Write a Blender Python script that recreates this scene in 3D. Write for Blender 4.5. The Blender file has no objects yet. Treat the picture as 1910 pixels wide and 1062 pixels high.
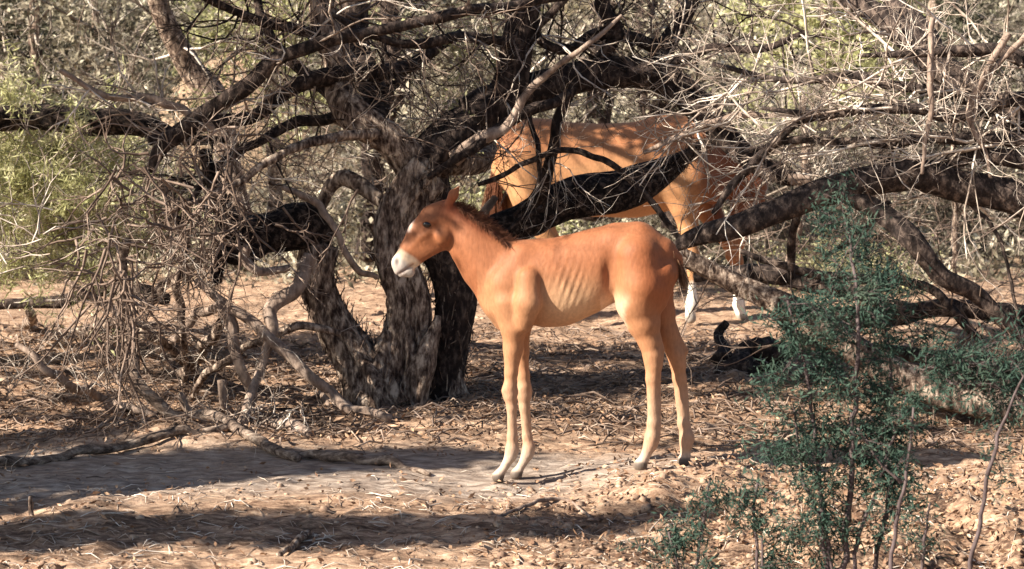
import bpy, math, random
import numpy as np

S = bpy.context.scene
C = S.collection
PI = math.pi
R = math.radians

# ------------------------------------------------------------------ camera
FPX = 3700.0                       # focal length in photo pixels (photo 1910 wide)
CAMZ = 1.6
PITCH = math.atan2(377.0, FPX)
cam_d = bpy.data.cameras.new('camera')
cam_d.sensor_width = 36.0
cam_d.lens = 36.0 * FPX / 1910.0
cam_d.clip_end = 1000
cam_d.dof.use_dof = True; cam_d.dof.focus_distance = 8.1; cam_d.dof.aperture_fstop = 6.0
cam_d.clip_start = 0.05
cam = bpy.data.objects.new('camera', cam_d)
C.objects.link(cam)
cam.location = (0, 0, CAMZ)
cam.rotation_euler = (PI/2 - PITCH, 0, 0)
S.camera = cam

# ------------------------------------------------------------------ light
SUN_EL = R(32); SUN_AZ = R(66)     # azimuth: degrees to the left of 'behind the camera'
w = bpy.data.worlds.new('World'); S.world = w; w.use_nodes = True
nt = w.node_tree
sky = nt.nodes.new('ShaderNodeTexSky'); sky.sky_type = 'NISHITA'; sky.sun_disc = False
sky.sun_elevation = SUN_EL
tosun = (-math.sin(SUN_AZ)*math.cos(SUN_EL), -math.cos(SUN_AZ)*math.cos(SUN_EL), math.sin(SUN_EL))
sky.sun_rotation = math.atan2(tosun[0], tosun[1])
bg = nt.nodes['Background']; bg.inputs['Strength'].default_value = 0.05
nt.links.new(sky.outputs[0], bg.inputs[0])
sl = bpy.data.lights.new('sun', 'SUN'); sl.energy = 5.0; sl.angle = R(0.5); sl.color = (1.0, 0.90, 0.76)
so = bpy.data.objects.new('sun', sl); C.objects.link(so)
from mathutils import Vector
so.rotation_euler = Vector(tosun).to_track_quat('Z', 'Y').to_euler()
S.view_settings.view_transform = 'Standard'
S.view_settings.look = 'None'
S.view_settings.exposure = 1.42
S.view_settings.gamma = 1
S.render.engine = 'CYCLES'
S.cycles.max_bounces = 5
S.cycles.diffuse_bounces = 3

# ------------------------------------------------------------------ helpers
def P(px, py, d):
    """world point seen at photo pixel (px,py) at distance d along Y"""
    a = (px-955.0)/FPX; b = (531.0-py)/FPX
    vy = math.cos(PITCH) + b*math.sin(PITCH)
    vz = -math.sin(PITCH) + b*math.cos(PITCH)
    s = d/vy
    return np.array([a*s, d, CAMZ + vz*s])
def G(px, py):
    """ground point (z=0) under photo pixel"""
    b = (531.0-py)/FPX
    vy = math.cos(PITCH) + b*math.sin(PITCH)
    vz = -math.sin(PITCH) + b*math.cos(PITCH)
    return P(px, py, -CAMZ*vy/vz)
def pm(d):
    return FPX/d                    # pixels per metre at distance d

def _hash(ix, iy, iz):
    h = (ix.astype(np.int64)*73856093) ^ (iy.astype(np.int64)*19349663) ^ (iz.astype(np.int64)*83492791)
    h = (h ^ (h >> 13)) * 1274126177
    h = h & 0x7fffffff
    h = (h ^ (h >> 15)) * 668265263 & 0x7fffffff
    return (h & 0xffff).astype(np.float64)/32767.5 - 1.0
def vnoise(p, seed=0):
    p = np.asarray(p, float) + seed*17.31
    i = np.floor(p); f = p-i; f = f*f*(3-2*f); i = i.astype(np.int64)
    out = 0
    for dx in (0, 1):
        wx = f[:, 0] if dx else 1-f[:, 0]
        for dy in (0, 1):
            wy = f[:, 1] if dy else 1-f[:, 1]
            for dz in (0, 1):
                wz = f[:, 2] if dz else 1-f[:, 2]
                out = out + wx*wy*wz*_hash(i[:, 0]+dx, i[:, 1]+dy, i[:, 2]+dz)
    return out
def fbm(p, oct=3, seed=0):
    a = 1.0; s = 0
    p = np.asarray(p, float)
    for k in range(oct):
        s = s + a*vnoise(p*(2.03**k), seed+k); a *= 0.5
    return s
def sstep(a, b, x):
    t = np.clip((x-a)/(b-a), 0, 1); return t*t*(3-2*t)

def mesh_np(name, V, F, mat, parent=None, smooth=False, n=None):
    """V (N,3); F (M,k) faces of equal size k"""
    me = bpy.data.meshes.new(name)
    V = np.asarray(V, np.float32); F = np.asarray(F, np.int32)
    k = F.shape[1]
    me.vertices.add(len(V)); me.vertices.foreach_set('co', V.ravel())
    me.loops.add(F.size); me.loops.foreach_set('vertex_index', F.ravel())
    me.polygons.add(len(F))
    me.polygons.foreach_set('loop_start', np.arange(len(F), dtype=np.int32)*k)
    me.polygons.foreach_set('loop_total', np.full(len(F), k, np.int32))
    if smooth:
        me.polygons.foreach_set('use_smooth', np.ones(len(F), bool))
    me.update(calc_edges=True); me.validate()
    if mat: me.materials.append(mat)
    o = bpy.data.objects.new(name, me); C.objects.link(o)
    if parent is not None:
        o.parent = parent
        # coordinates come in world space: bring them into the parent's space
        M = parent.matrix_basis.inverted()
        me.transform(M)
    return o

def tag(o, label=None, cat=None, group=None, kind=None):
    if label: o['label'] = label
    if cat: o['category'] = cat
    if group: o['group'] = group
    if kind: o['kind'] = kind
    return o
def empty(name, loc, label=None, cat=None, group=None):
    o = bpy.data.objects.new(name, None); C.objects.link(o)
    o.location = tuple(float(v) for v in loc); o.empty_display_size = 0.2
    return tag(o, label, cat, group)
def copy_tree(o, parent=None):
    c = o.copy(); C.objects.link(c); c.parent = parent
    for ch in list(o.children): copy_tree(ch, c)
    return c

# ---- thin twigs: batches of 3-sided prisms -------------------------------
def unit(v):
    return v/np.maximum(np.linalg.norm(v, axis=-1, keepdims=True), 1e-9)
def basis(d):
    up = np.where(np.abs(d[:, 2:3]) > 0.9, np.array([[1.0, 0, 0]]), np.array([[0, 0, 1.0]]))
    u = unit(np.cross(d, up)); v = np.cross(d, u)
    return u, v
def segs_mesh(p0, p1, r0, r1, k=3):
    d = unit(p1-p0); u, v = basis(d)
    N = len(p0); V = np.zeros((N, 2*k, 3))
    for j in range(k):
        a = 2*PI*j/k
        o = u*math.cos(a)+v*math.sin(a)
        V[:, j] = p0 + o*r0[:, None]; V[:, k+j] = p1 + o*r1[:, None]
    F = np.zeros((N, k, 4), np.int64); b = (np.arange(N)*2*k)
    for j in range(k):
        j2 = (j+1) % k
        F[:, j, 0] = b+j; F[:, j, 1] = b+j2; F[:, j, 2] = b+k+j2; F[:, j, 3] = b+k+j
    return V.reshape(-1, 3), F.reshape(-1, 4)
class Segs:
    def __init__(s): s.a = []
    def add(s, p0, p1, r0, r1): s.a.append((p0, p1, r0, r1))
    def cat(s):
        return tuple(np.concatenate([x[i] for x in s.a]) for i in range(4))
    def build(s, name, mat, parent=None, k=3):
        V, F = segs_mesh(*s.cat(), k=k)
        return mesh_np(name, V, F, mat, parent, smooth=True)
def grow(S_, rng, pos, dr, L, rad, gens, steps=6, wig=0.25, grav=0.0, tip=0.35):
    """grow branches from pos (N,3) along dr; each generation spawns children"""
    pos = np.asarray(pos, float); dr = unit(np.asarray(dr, float))
    L = np.broadcast_to(np.asarray(L, float), (len(pos),)).copy()
    rad = np.broadcast_to(np.asarray(rad, float), (len(pos),)).copy()
    g = 0
    while True:
        pts = [pos]; dirs = [dr]; rr = [rad]
        p, d = pos, dr
        for i in range(steps):
            d = unit(d + rng.normal(0, wig, d.shape) + np.array([0, 0, grav/steps*3]))
            q = p + d*(L/steps)[:, None]
            r1 = rad*(1-(1-tip)*(i+1)/steps)
            S_.add(p, q, rr[-1], r1)
            p = q; pts.append(p); dirs.append(d); rr.append(r1)
        if g >= len(gens): break
        nch, lr, rrat, spread = gens[g]
        pts = np.stack(pts); dirs = np.stack(dirs); rr = np.stack(rr)
        N = pts.shape[1]
        idx = np.repeat(np.arange(N), nch)
        t = rng.uniform(0.25, 1.0, len(idx))*steps
        i0 = np.minimum(t.astype(int), steps-1); f = (t-i0)[:, None]
        pos = pts[i0, idx]*(1-f)+pts[i0+1, idx]*f
        dd = dirs[np.minimum(i0+1, steps), idx]
        dr = unit(dd + rng.normal(0, spread, dd.shape))
        rad = rr[i0, idx]*rrat
        L = L[idx]*lr*rng.uniform(0.5, 1.3, len(idx))
        g += 1
def sample_poly(pts, n, rng, t0=0.0):
    pts = np.asarray(pts); t = rng.uniform(t0, 1, n)*(len(pts)-1)
    i = np.minimum(t.astype(int), len(pts)-2); f = (t-i)[:, None]
    return pts[i]*(1-f)+pts[i+1]*f
def leaves_mesh(pos, rng, l, w, hang=0.0, dr=None):
    """small rhombic leaf faces, folded a little so that they are not flat cards"""
    N = len(pos)
    d = rng.normal(0, 1, (N, 3)) if dr is None else dr + rng.normal(0, .6, (N, 3))
    d[:, 2] -= hang; d = unit(d)
    u = unit(np.cross(d, rng.normal(0, 1, (N, 3)))); nn = np.cross(d, u)
    ll = l*rng.uniform(0.5, 1.4, N)[:, None]; ww = w*rng.uniform(0.6, 1.3, N)[:, None]
    V = np.zeros((N, 4, 3))
    V[:, 0] = pos; V[:, 1] = pos+d*ll*.5+u*ww*.5+nn*ww*.15
    V[:, 2] = pos+d*ll; V[:, 3] = pos+d*ll*.5-u*ww*.5+nn*ww*.15
    F = np.arange(N*4).reshape(N, 4)
    return V.reshape(-1, 3), F

# ---- thick limbs ---------------------------------------------------------
def catmull(pts, step):
    pts = np.asarray(pts, float)
    p = np.vstack([2*pts[0]-pts[1], pts, 2*pts[-1]-pts[-2]])
    out = []
    for i in range(1, len(p)-2):
        a, b, c, d = p[i-1], p[i], p[i+1], p[i+2]
        n = max(2, int(np.linalg.norm((c-b)[:3])/step))
        t = np.linspace(0, 1, n, endpoint=False)[:, None]
        out.append(0.5*((2*b)+(-a+c)*t+(2*a-5*b+4*c-d)*t*t+(-a+3*b-3*c+d)*t**3))
    out.append(p[-2][None])
    return np.vstack(out)
def tube(pts, sides=14, rough=0.16, step=None, seed=1, wob=0.0, flare=0):
    """pts (n,4) xyz r -> V,F with ridged bark relief"""
    pts = np.asarray(pts, float)
    rm = pts[:, 3].mean()
    q = catmull(pts, step or max(rm*0.45, 0.012))
    q[:, 3] = np.maximum(q[:, 3], 0.002)
    c = q[:, :3].copy(); r = q[:, 3]
    if wob:
        s = np.concatenate([[0], np.cumsum(np.linalg.norm(np.diff(c, axis=0), axis=1))])/(rm*5.5)
        c = c + np.stack([vnoise(np.stack([s, s*0+k*9.1, s*0+seed], 1)) for k in range(3)], 1)*wob*r[:, None]
    d = np.gradient(c, axis=0); d = unit(d)
    # parallel transport
    u = np.zeros_like(d); ref = np.array([0.3, -1, 0.2])
    for i in range(len(d)):
        x = ref - d[i]*np.dot(ref, d[i]); x /= np.linalg.norm(x)+1e-9
        u[i] = x; ref = x
    v = np.cross(d, u)
    a = np.linspace(0, 2*PI, sides, endpoint=False)
    V = np.zeros((len(c), sides, 3))
    arc = np.concatenate([[0], np.cumsum(np.linalg.norm(np.diff(c, axis=0), axis=1))])
    for j, al in enumerate(a):
        o = u*math.cos(al)+v*math.sin(al)
        k1 = np.stack([np.full(len(c), math.cos(al)*2.2), np.full(len(c), math.sin(al)*2.2), arc/(rm*7.0)], 1)
        k2 = np.stack([np.full(len(c), math.cos(al)*5.0), np.full(len(c), math.sin(al)*5.0), arc/(rm*3.2)], 1)
        nz = vnoise(k1, seed)*1.0 + (0.5-np.abs(vnoise(k2, seed+5)))*0.9 + .35*vnoise(k2*np.array([1.9, 1.9, 2.4]), seed+9)
        V[:, j] = c + o*(r*(1+rough*nz))[:, None]
    n = len(c)
    i = np.arange(n-1)[:, None]*sides; j = np.arange(sides)[None]; j2 = (j+1) % sides
    F = np.stack([i+j, i+j2, i+sides+j2, i+sides+j], -1).reshape(-1, 4)
    V = V.reshape(-1, 3)
    # end caps as fans of degenerate-free quads: add a slightly raised centre
    V = np.vstack([V, c[0]-d[0]*r[0]*.3, c[-1]+d[-1]*r[-1]*.3])
    ca, cb = len(V)-2, len(V)-1
    cap = []
    for jj in range(0, sides, 2):
        cap.append([ca, (jj+2) % sides, (jj+1) % sides, jj])
        b = (n-1)*sides
        cap.append([cb, b+jj, b+(jj+1) % sides, b+(jj+2) % sides])
    return V, np.vstack([F, np.array(cap)])
def merge(parts):
    Vs = []; Fs = []; o = 0
    for V, F in parts:
        Vs.append(V); Fs.append(np.asarray(F)+o); o += len(V)
    return np.vstack(Vs), np.vstack(Fs)
def pxpoly(lst, d=None):
    """[(px,py,depth,rpx)] or [(px,py,rpx)] with d -> (n,4) world"""
    out = []
    for e in lst:
        if len(e) == 3: px, py, r = e; dd = d
        else: px, py, dd, r = e
        out.append(np.append(P(px, py, dd), r/pm(dd)))
    return np.array(out)

# ------------------------------------------------------------------ materials
def newmat(name):
    m = bpy.data.materials.new(name); m.use_nodes = True
    n = m.node_tree; b = n.nodes['Principled BSDF']
    return m, n, b
def noise_mat(name, cols, scale=(20, 20, 20), detail=6, rough=0.9, bump=0.3, bdist=0.01, nsc=1.0, coords='Object', spec=0.15, trans=0.0, rnd=0.0):
    m, n, b = newmat(name)
    tc = n.nodes.new('ShaderNodeTexCoord'); mp = n.nodes.new('ShaderNodeMapping')
    mp.inputs['Scale'].default_value = scale
    n.links.new(tc.outputs[coords], mp.inputs[0])
    no = n.nodes.new('ShaderNodeTexNoise'); no.inputs['Scale'].default_value = nsc
    no.inputs['Detail'].default_value = detail; no.inputs['Roughness'].default_value = 0.65
    n.links.new(mp.outputs[0], no.inputs['Vector'])
    cr = n.nodes.new('ShaderNodeValToRGB')
    e = cr.color_ramp.elements
    while len(e) < len(cols): e.new(0.5)
    for i, (p, c) in enumerate(cols):
        e[i].position = p; e[i].color = (*c, 1)
    n.links.new(no.outputs['Fac'], cr.inputs[0])
    out = cr.outputs[0]
    if rnd:
        oi = n.nodes.new('ShaderNodeObjectInfo'); hs = n.nodes.new('ShaderNodeHueSaturation')
        mr = n.nodes.new('ShaderNodeMapRange'); mr.inputs['To Min'].default_value = 1-rnd; mr.inputs['To Max'].default_value = 1+rnd
        n.links.new(oi.outputs['Random'], mr.inputs[0]); n.links.new(mr.outputs[0], hs.inputs['Value'])
        n.links.new(out, hs.inputs['Color']); out = hs.outputs[0]
    n.links.new(out, b.inputs['Base Color'])
    b.inputs['Roughness'].default_value = rough
    b.inputs['Specular IOR Level'].default_value = spec
    if bump:
        bu = n.nodes.new('ShaderNodeBump'); bu.inputs['Strength'].default_value = bump; bu.inputs['Distance'].default_value = bdist
        n.links.new(no.outputs['Fac'], bu.inputs['Height']); n.links.new(bu.outputs[0], b.inputs['Normal'])
    if trans:
        tr = n.nodes.new('ShaderNodeBsdfTranslucent'); mx = n.nodes.new('ShaderNodeMixShader')
        mx.inputs[0].default_value = trans
        n.links.new(out, tr.inputs[0]); n.links.new(b.outputs[0], mx.inputs[1]); n.links.new(tr.outputs[0], mx.inputs[2])
        n.links.new(mx.outputs[0], n.nodes['Material Output'].inputs[0])
    return m
M = {}
M['bark'] = noise_mat('bark', [(.38, (.035, .022, .018)), (.5, (.19, .135, .105)), (.62, (.55, .44, .35))], (38, 38, 14), 8, bump=1.0, bdist=.02)
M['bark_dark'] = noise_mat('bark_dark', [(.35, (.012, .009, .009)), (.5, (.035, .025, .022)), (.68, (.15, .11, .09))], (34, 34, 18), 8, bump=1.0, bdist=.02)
M['bark_right'] = noise_mat('bark_right', [(.35, (.018, .014, .013)), (.5, (.05, .037, .033)), (.68, (.22, .165, .135))], (34, 34, 18), 8, bump=1.0, bdist=.02)
M['bark_shaded'] = noise_mat('bark_shaded', [(.40, (.007, .005, .005)), (.5, (.022, .016, .014)), (.62, (.11, .08, .065))], (34, 34, 34), 8, bump=1.0, bdist=.02)  # near-black copy of the bark: deep shade on the limbs put into the colour
M['deadwood'] = noise_mat('deadwood', [(.3, (.10, .07, .055)), (.5, (.27, .20, .16)), (.7, (.48, .38, .31))], (30, 30, 12), 8, bump=.8, bdist=.01)
M['twig'] = noise_mat('twig', [(.36, (.12, .085, .07)), (.5, (.42, .34, .28)), (.62, (.80, .72, .63))], (5, 5, 5), 6, bump=0)
M['twig_brown'] = noise_mat('twig_brown', [(.3, (.07, .046, .036)), (.5, (.20, .145, .115)), (.7, (.44, .34, .28))], (4, 4, 4), 6, bump=0)
M['twig_bg'] = noise_mat('twig_bg', [(.40, (.045, .034, .030)), (.5, (.30, .25, .205)), (.59, (.80, .71, .62))], (1.6, 1.6, 1.6), 8, bump=0, rnd=.3)
M['bark_log'] = noise_mat('bark_log', [(.36, (.05, .034, .028)), (.5, (.19, .14, .11)), (.64, (.44, .35, .28))], (12, 40, 40), 9, bump=1.0, bdist=.015)
M['stick'] = noise_mat('stick', [(.34, (.10, .065, .048)), (.5, (.28, .20, .15)), (.66, (.55, .43, .34))], (8, 8, 8), 6, bump=0)
M['leaf_olive'] = noise_mat('leaf_olive', [(.40, (.035, .032, .024)), (.5, (.23, .205, .145)), (.59, (.70, .64, .50))], (2.5, 2.5, 2.5), 8, bump=0, trans=.25, rnd=.3)
M['leaf_dark'] = noise_mat('leaf_dark', [(.38, (.02, .022, .015)), (.5, (.085, .09, .058)), (.62, (.30, .29, .20))], (3, 3, 3), 8, bump=0, trans=.25, rnd=.3)
M['leaf_yellow'] = noise_mat('leaf_yellow', [(.35, (.22, .22, .09)), (.5, (.50, .50, .25)), (.62, (.78, .74, .48))], (5, 5, 5), 8, bump=0, trans=.35)
M['leaf_teal'] = noise_mat('leaf_teal', [(.3, (.018, .034, .027)), (.5, (.042, .078, .060)), (.7, (.11, .15, .11))], (9, 9, 9), 6, bump=0, trans=.2)
M['stem'] = noise_mat('stem', [(.3, (.05, .035, .035)), (.6, (.13, .10, .10))], (20, 20, 20), 4, bump=.3)

# ------------------------------------------------------------------ terrain
HOOF = []      # ground is levelled near these
def path_mask(x, y):
    # smooth trodden track running left-right in front of the tree
    c = 8.15 - 0.06*x + 0.15*np.sin(x*0.9)
    return np.exp(-((y-c)/0.62)**2)*sstep(1.2, -0.4, x)*1.0 + 0.55*np.exp(-((y-8.0)/0.45)**2)
def height(x, y):
    x = np.asarray(x, float); y = np.asarray(y, float)
    z0 = np.zeros_like(x)
    p = np.stack([x, y, z0], -1).reshape(-1, 3)
    pm_ = np.clip(path_mask(x, y), 0, 1).ravel()
    n1 = fbm(p*0.8, 2, 3)*0.035
    n2 = fbm(p*np.array([3.2, 4.2, 1]), 3, 7)*0.022
    n3 = fbm(p*np.array([13, 17, 1]), 3, 11)*0.012
    right = sstep(-0.2, 1.4, x).ravel()*sstep(8.6, 7.2, y).ravel()
    z = n1*(1-pm_*.6) + n2*(1-.55*pm_)*(1+1.0*right) + n3*(1-.45*pm_)*(1.2+2.0*right)
    yy = y.ravel(); xx = x.ravel()
    # gentle rise then hillside behind
    far = sstep(16, 26, yy)
    z = z + far*(0.35+fbm(p*0.18, 2, 21)*0.35)
    z = z + sstep(24, 62, yy)*11.0 + sstep(24, 45, yy)*fbm(p*0.09, 2, 31)*1.3
    # left bank beside the track
    z = z + 0.07*np.exp(-(((xx+1.55)/0.5)**2 + ((yy-8.75)/0.22)**2))
    z = z + 1.75*np.exp(-(((xx+3.35)/1.7)**2 + ((yy-25.5)/2.6)**2))
    wide = 0; wz = 0
    for (hx, hy, hz_) in HOOF:
        g = np.exp(-(((xx-hx)**2+(yy-hy)**2)/0.09)); wide = wide+g; wz = wz+g*hz_
    z = z + wz/np.maximum(wide, 1e-6)*np.clip(wide, 0, 1)
    for (hx, hy, hz_) in HOOF:
        g = np.exp(-(((xx-hx)**2+(yy-hy)**2)/0.010))
        z = z*(1-g) + hz_*g
    return z.reshape(x.shape)
HOOFPX = [(930, 901), (963, 895), (1197, 877), (1276, 870)]
FD0, FSL = 7.95, -.14            # foal: depth of its centre plane at px 950, and how it recedes
for hp, L in zip(HOOFPX, (30, -30, 28, -28)):
    g = P(hp[0], hp[1]-1, FD0+(hp[0]-950)/463.*FSL-L/463.); HOOF.append((g[0], g[1], g[2]))

def axis(lo, hi, step, out_lo, out_hi, gr=1.18):
    a = list(np.arange(lo, hi, step)); s = step; v = lo; pre = []
    while v > out_lo: s *= gr; v -= s; pre.append(v)
    s = step; v = a[-1]; post = []
    while v < out_hi: s = min(s*gr, 6); v += s; post.append(v)
    return np.array(pre[::-1]+a+post)
xs = axis(-2.9, 3.1, .017, -160, 160)
ys = np.concatenate([axis(5.8, 11.5, .017, -30, 5.9, 1.25)[:-1], np.arange(11.5, 20, .05)])
ys = np.unique(np.round(ys, 4))
post = []; s = .05; v = ys[-1]
while v < 420: s = min(s*1.08, 6); v += s; post.append(v)
ys = np.concatenate([ys, post])
XX, YY = np.meshgrid(xs, ys)
ZZ = height(XX, YY)
V = np.stack([XX, YY, ZZ], -1).reshape(-1, 3)
nx = len(xs); ny = len(ys)
i = np.arange(ny-1)[:, None]*nx; j = np.arange(nx-1)[None]
F = np.stack([i+j, i+j+1, i+nx+j+1, i+nx+j], -1).reshape(-1, 4)

def ground_material():
    m, n, b = newmat('ground_dirt')
    L = n.links.new
    tc = n.nodes.new('ShaderNodeTexCoord')
    def noise(sc, det, ro, w=0):
        no = n.nodes.new('ShaderNodeTexNoise'); no.inputs['Scale'].default_value = 1
        mp = n.nodes.new('ShaderNodeMapping'); mp.inputs['Scale'].default_value = sc; mp.inputs['Location'].default_value = (w, w*2, w)
        L(tc.outputs['Object'], mp.inputs[0]); L(mp.outputs[0], no.inputs['Vector'])
        no.inputs['Detail'].default_value = det; no.inputs['Roughness'].default_value = ro
        return no.outputs['Fac']
    def ramp(f, cols):
        cr = n.nodes.new('ShaderNodeValToRGB'); e = cr.color_ramp.elements
        while len(e) < len(cols): e.new(.5)
        for k, (p, c) in enumerate(cols): e[k].position = p; e[k].color = (*c, 1)
        L(f, cr.inputs[0]); return cr.outputs[0]
    def mix(f, a, c):
        mx = n.nodes.new('ShaderNodeMix'); mx.data_type = 'RGBA'
        if isinstance(f, float): mx.inputs[0].default_value = f
        else: L(f, mx.inputs[0])
        L(a, mx.inputs[6]); L(c, mx.inputs[7]); return mx.outputs[2]
    # loose dirt
    fine = noise((10, 34, 20), 8, .75)
    dirt = ramp(fine, [(.33, (.07, .040, .028)), (.44, (.27, .170, .115)), (.54, (.48, .325, .222)), (.68, (.74, .56, .41))])
    # humus / dark litter patches
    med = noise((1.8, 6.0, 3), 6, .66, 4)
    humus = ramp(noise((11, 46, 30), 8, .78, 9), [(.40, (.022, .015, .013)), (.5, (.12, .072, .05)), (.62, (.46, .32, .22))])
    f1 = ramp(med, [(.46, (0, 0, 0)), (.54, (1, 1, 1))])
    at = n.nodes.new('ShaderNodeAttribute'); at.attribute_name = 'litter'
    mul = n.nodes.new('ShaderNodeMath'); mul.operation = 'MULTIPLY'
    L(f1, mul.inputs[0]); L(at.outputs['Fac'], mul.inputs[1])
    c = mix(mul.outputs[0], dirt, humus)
    # trodden dust, greyed to put the cool tint of shade into its colour
    dust = ramp(noise((9, 26, 9), 7, .65, 13), [(.38, (.14, .115, .10)), (.5, (.30, .25, .215)), (.62, (.50, .43, .37))])
    at2 = n.nodes.new('ShaderNodeAttribute'); at2.attribute_name = 'track'
    c = mix(at2.outputs['Fac'], c, dust)
    # dry grass tint far away
    at3 = n.nodes.new('ShaderNodeAttribute'); at3.attribute_name = 'far'
    straw = ramp(noise((1.3, 2.2, 1.5), 8, .75, 17), [(.3, (.06, .055, .035)), (.5, (.20, .165, .10)), (.66, (.42, .35, .23))])
    c = mix(at3.outputs['Fac'], c, straw)
    L(c, b.inputs['Base Color'])
    b.inputs['Roughness'].default_value = .95; b.inputs['Specular IOR Level'].default_value = .1
    bu = n.nodes.new('ShaderNodeBump'); bu.inputs['Strength'].default_value = .8; bu.inputs['Distance'].default_value = .012
    L(noise((45, 45, 30), 8, .75, 2), bu.inputs['Height']); L(bu.outputs[0], b.inputs['Normal'])
    return m
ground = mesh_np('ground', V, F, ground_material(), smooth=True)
tag(ground, kind='structure')
def set_attr(o, name, vals):
    a = o.data.attributes.new(name, 'FLOAT', 'POINT'); a.data.foreach_set('value', np.asarray(vals, np.float32))
xv, yv = V[:, 0], V[:, 1]
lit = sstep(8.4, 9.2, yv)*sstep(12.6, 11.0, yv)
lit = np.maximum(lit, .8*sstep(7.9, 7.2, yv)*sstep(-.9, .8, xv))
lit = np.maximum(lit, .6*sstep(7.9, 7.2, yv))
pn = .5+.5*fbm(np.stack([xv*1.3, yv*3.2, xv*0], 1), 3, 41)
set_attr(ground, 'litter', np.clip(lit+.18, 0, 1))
set_attr(ground, 'track', np.clip(np.clip(path_mask(xv, yv), 0, 1)*1.6-.25-.8*pn, 0, 1)*.8)
set_attr(ground, 'far', sstep(16, 20, yv)*.9*(1-np.exp(-(((xv+3.35)/1.5)**2 + ((yv-25)/3.2)**2))))
def hz(p):
    """drop points onto the ground"""
    p = np.array(p, float); p[:, 2] = height(p[:, 0], p[:, 1]); return p

# ------------------------------------------------------------------ animals
def surface_nets(val, org, h):
    """val (nx,ny,nz) signed distance; returns V,F (quads)"""
    nx, ny, nz = val.shape
    s = val < 0
    c = np.zeros((nx-1, ny-1, nz-1), np.int32)
    for dx in (0, 1):
        for dy in (0, 1):
            for dz in (0, 1):
                c += s[dx:nx-1+dx, dy:ny-1+dy, dz:nz-1+dz]
    act = (c > 0) & (c < 8)
    idx = -np.ones(act.shape, np.int64); cells = np.argwhere(act); idx[act] = np.arange(len(cells))
    acc = np.zeros((len(cells), 3)); cnt = np.zeros(len(cells))
    corners = [(a, b, d) for a in (0, 1) for b in (0, 1) for d in (0, 1)]
    for a in corners:
        for ax in range(3):
            if a[ax] == 0:
                b = list(a); b[ax] = 1
                va = val[cells[:, 0]+a[0], cells[:, 1]+a[1], cells[:, 2]+a[2]]
                vb = val[cells[:, 0]+b[0], cells[:, 1]+b[1], cells[:, 2]+b[2]]
                m = (va < 0) != (vb < 0)
                t = np.where(m, va/np.where(m, va-vb, 1), 0)
                q = np.tile(np.array(a, float), (len(cells), 1)); q[:, ax] = t
                acc[m] += q[m]; cnt[m] += 1
    V = (cells + acc/cnt[:, None])*h + org
    Fs = []
    for ax in range(3):
        o1, o2 = [(1, 2), (2, 0), (0, 1)][ax]
        sl0 = [slice(None)]*3; sl1 = [slice(None)]*3
        sl0[ax] = slice(0, -1); sl1[ax] = slice(1, None)
        a = s[tuple(sl0)]; b = s[tuple(sl1)]
        e = np.argwhere(a != b)
        e = e[(e[:, o1] > 0) & (e[:, o2] > 0) & (e[:, o1] < val.shape[o1]-1) & (e[:, o2] < val.shape[o2]-1)]
        def cell(d1, d2):
            q = e.copy(); q[:, o1] -= d1; q[:, o2] -= d2
            return idx[q[:, 0], q[:, 1], q[:, 2]]
        f = np.stack([cell(1, 1), cell(0, 1), cell(0, 0), cell(1, 0)], 1)
        flip = ~a[e[:, 0], e[:, 1], e[:, 2]]
        f[flip] = f[flip][:, ::-1]
        Fs.append(f)
    F = np.vstack(Fs); F = F[(F >= 0).all(1)]
    return V, F

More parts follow.
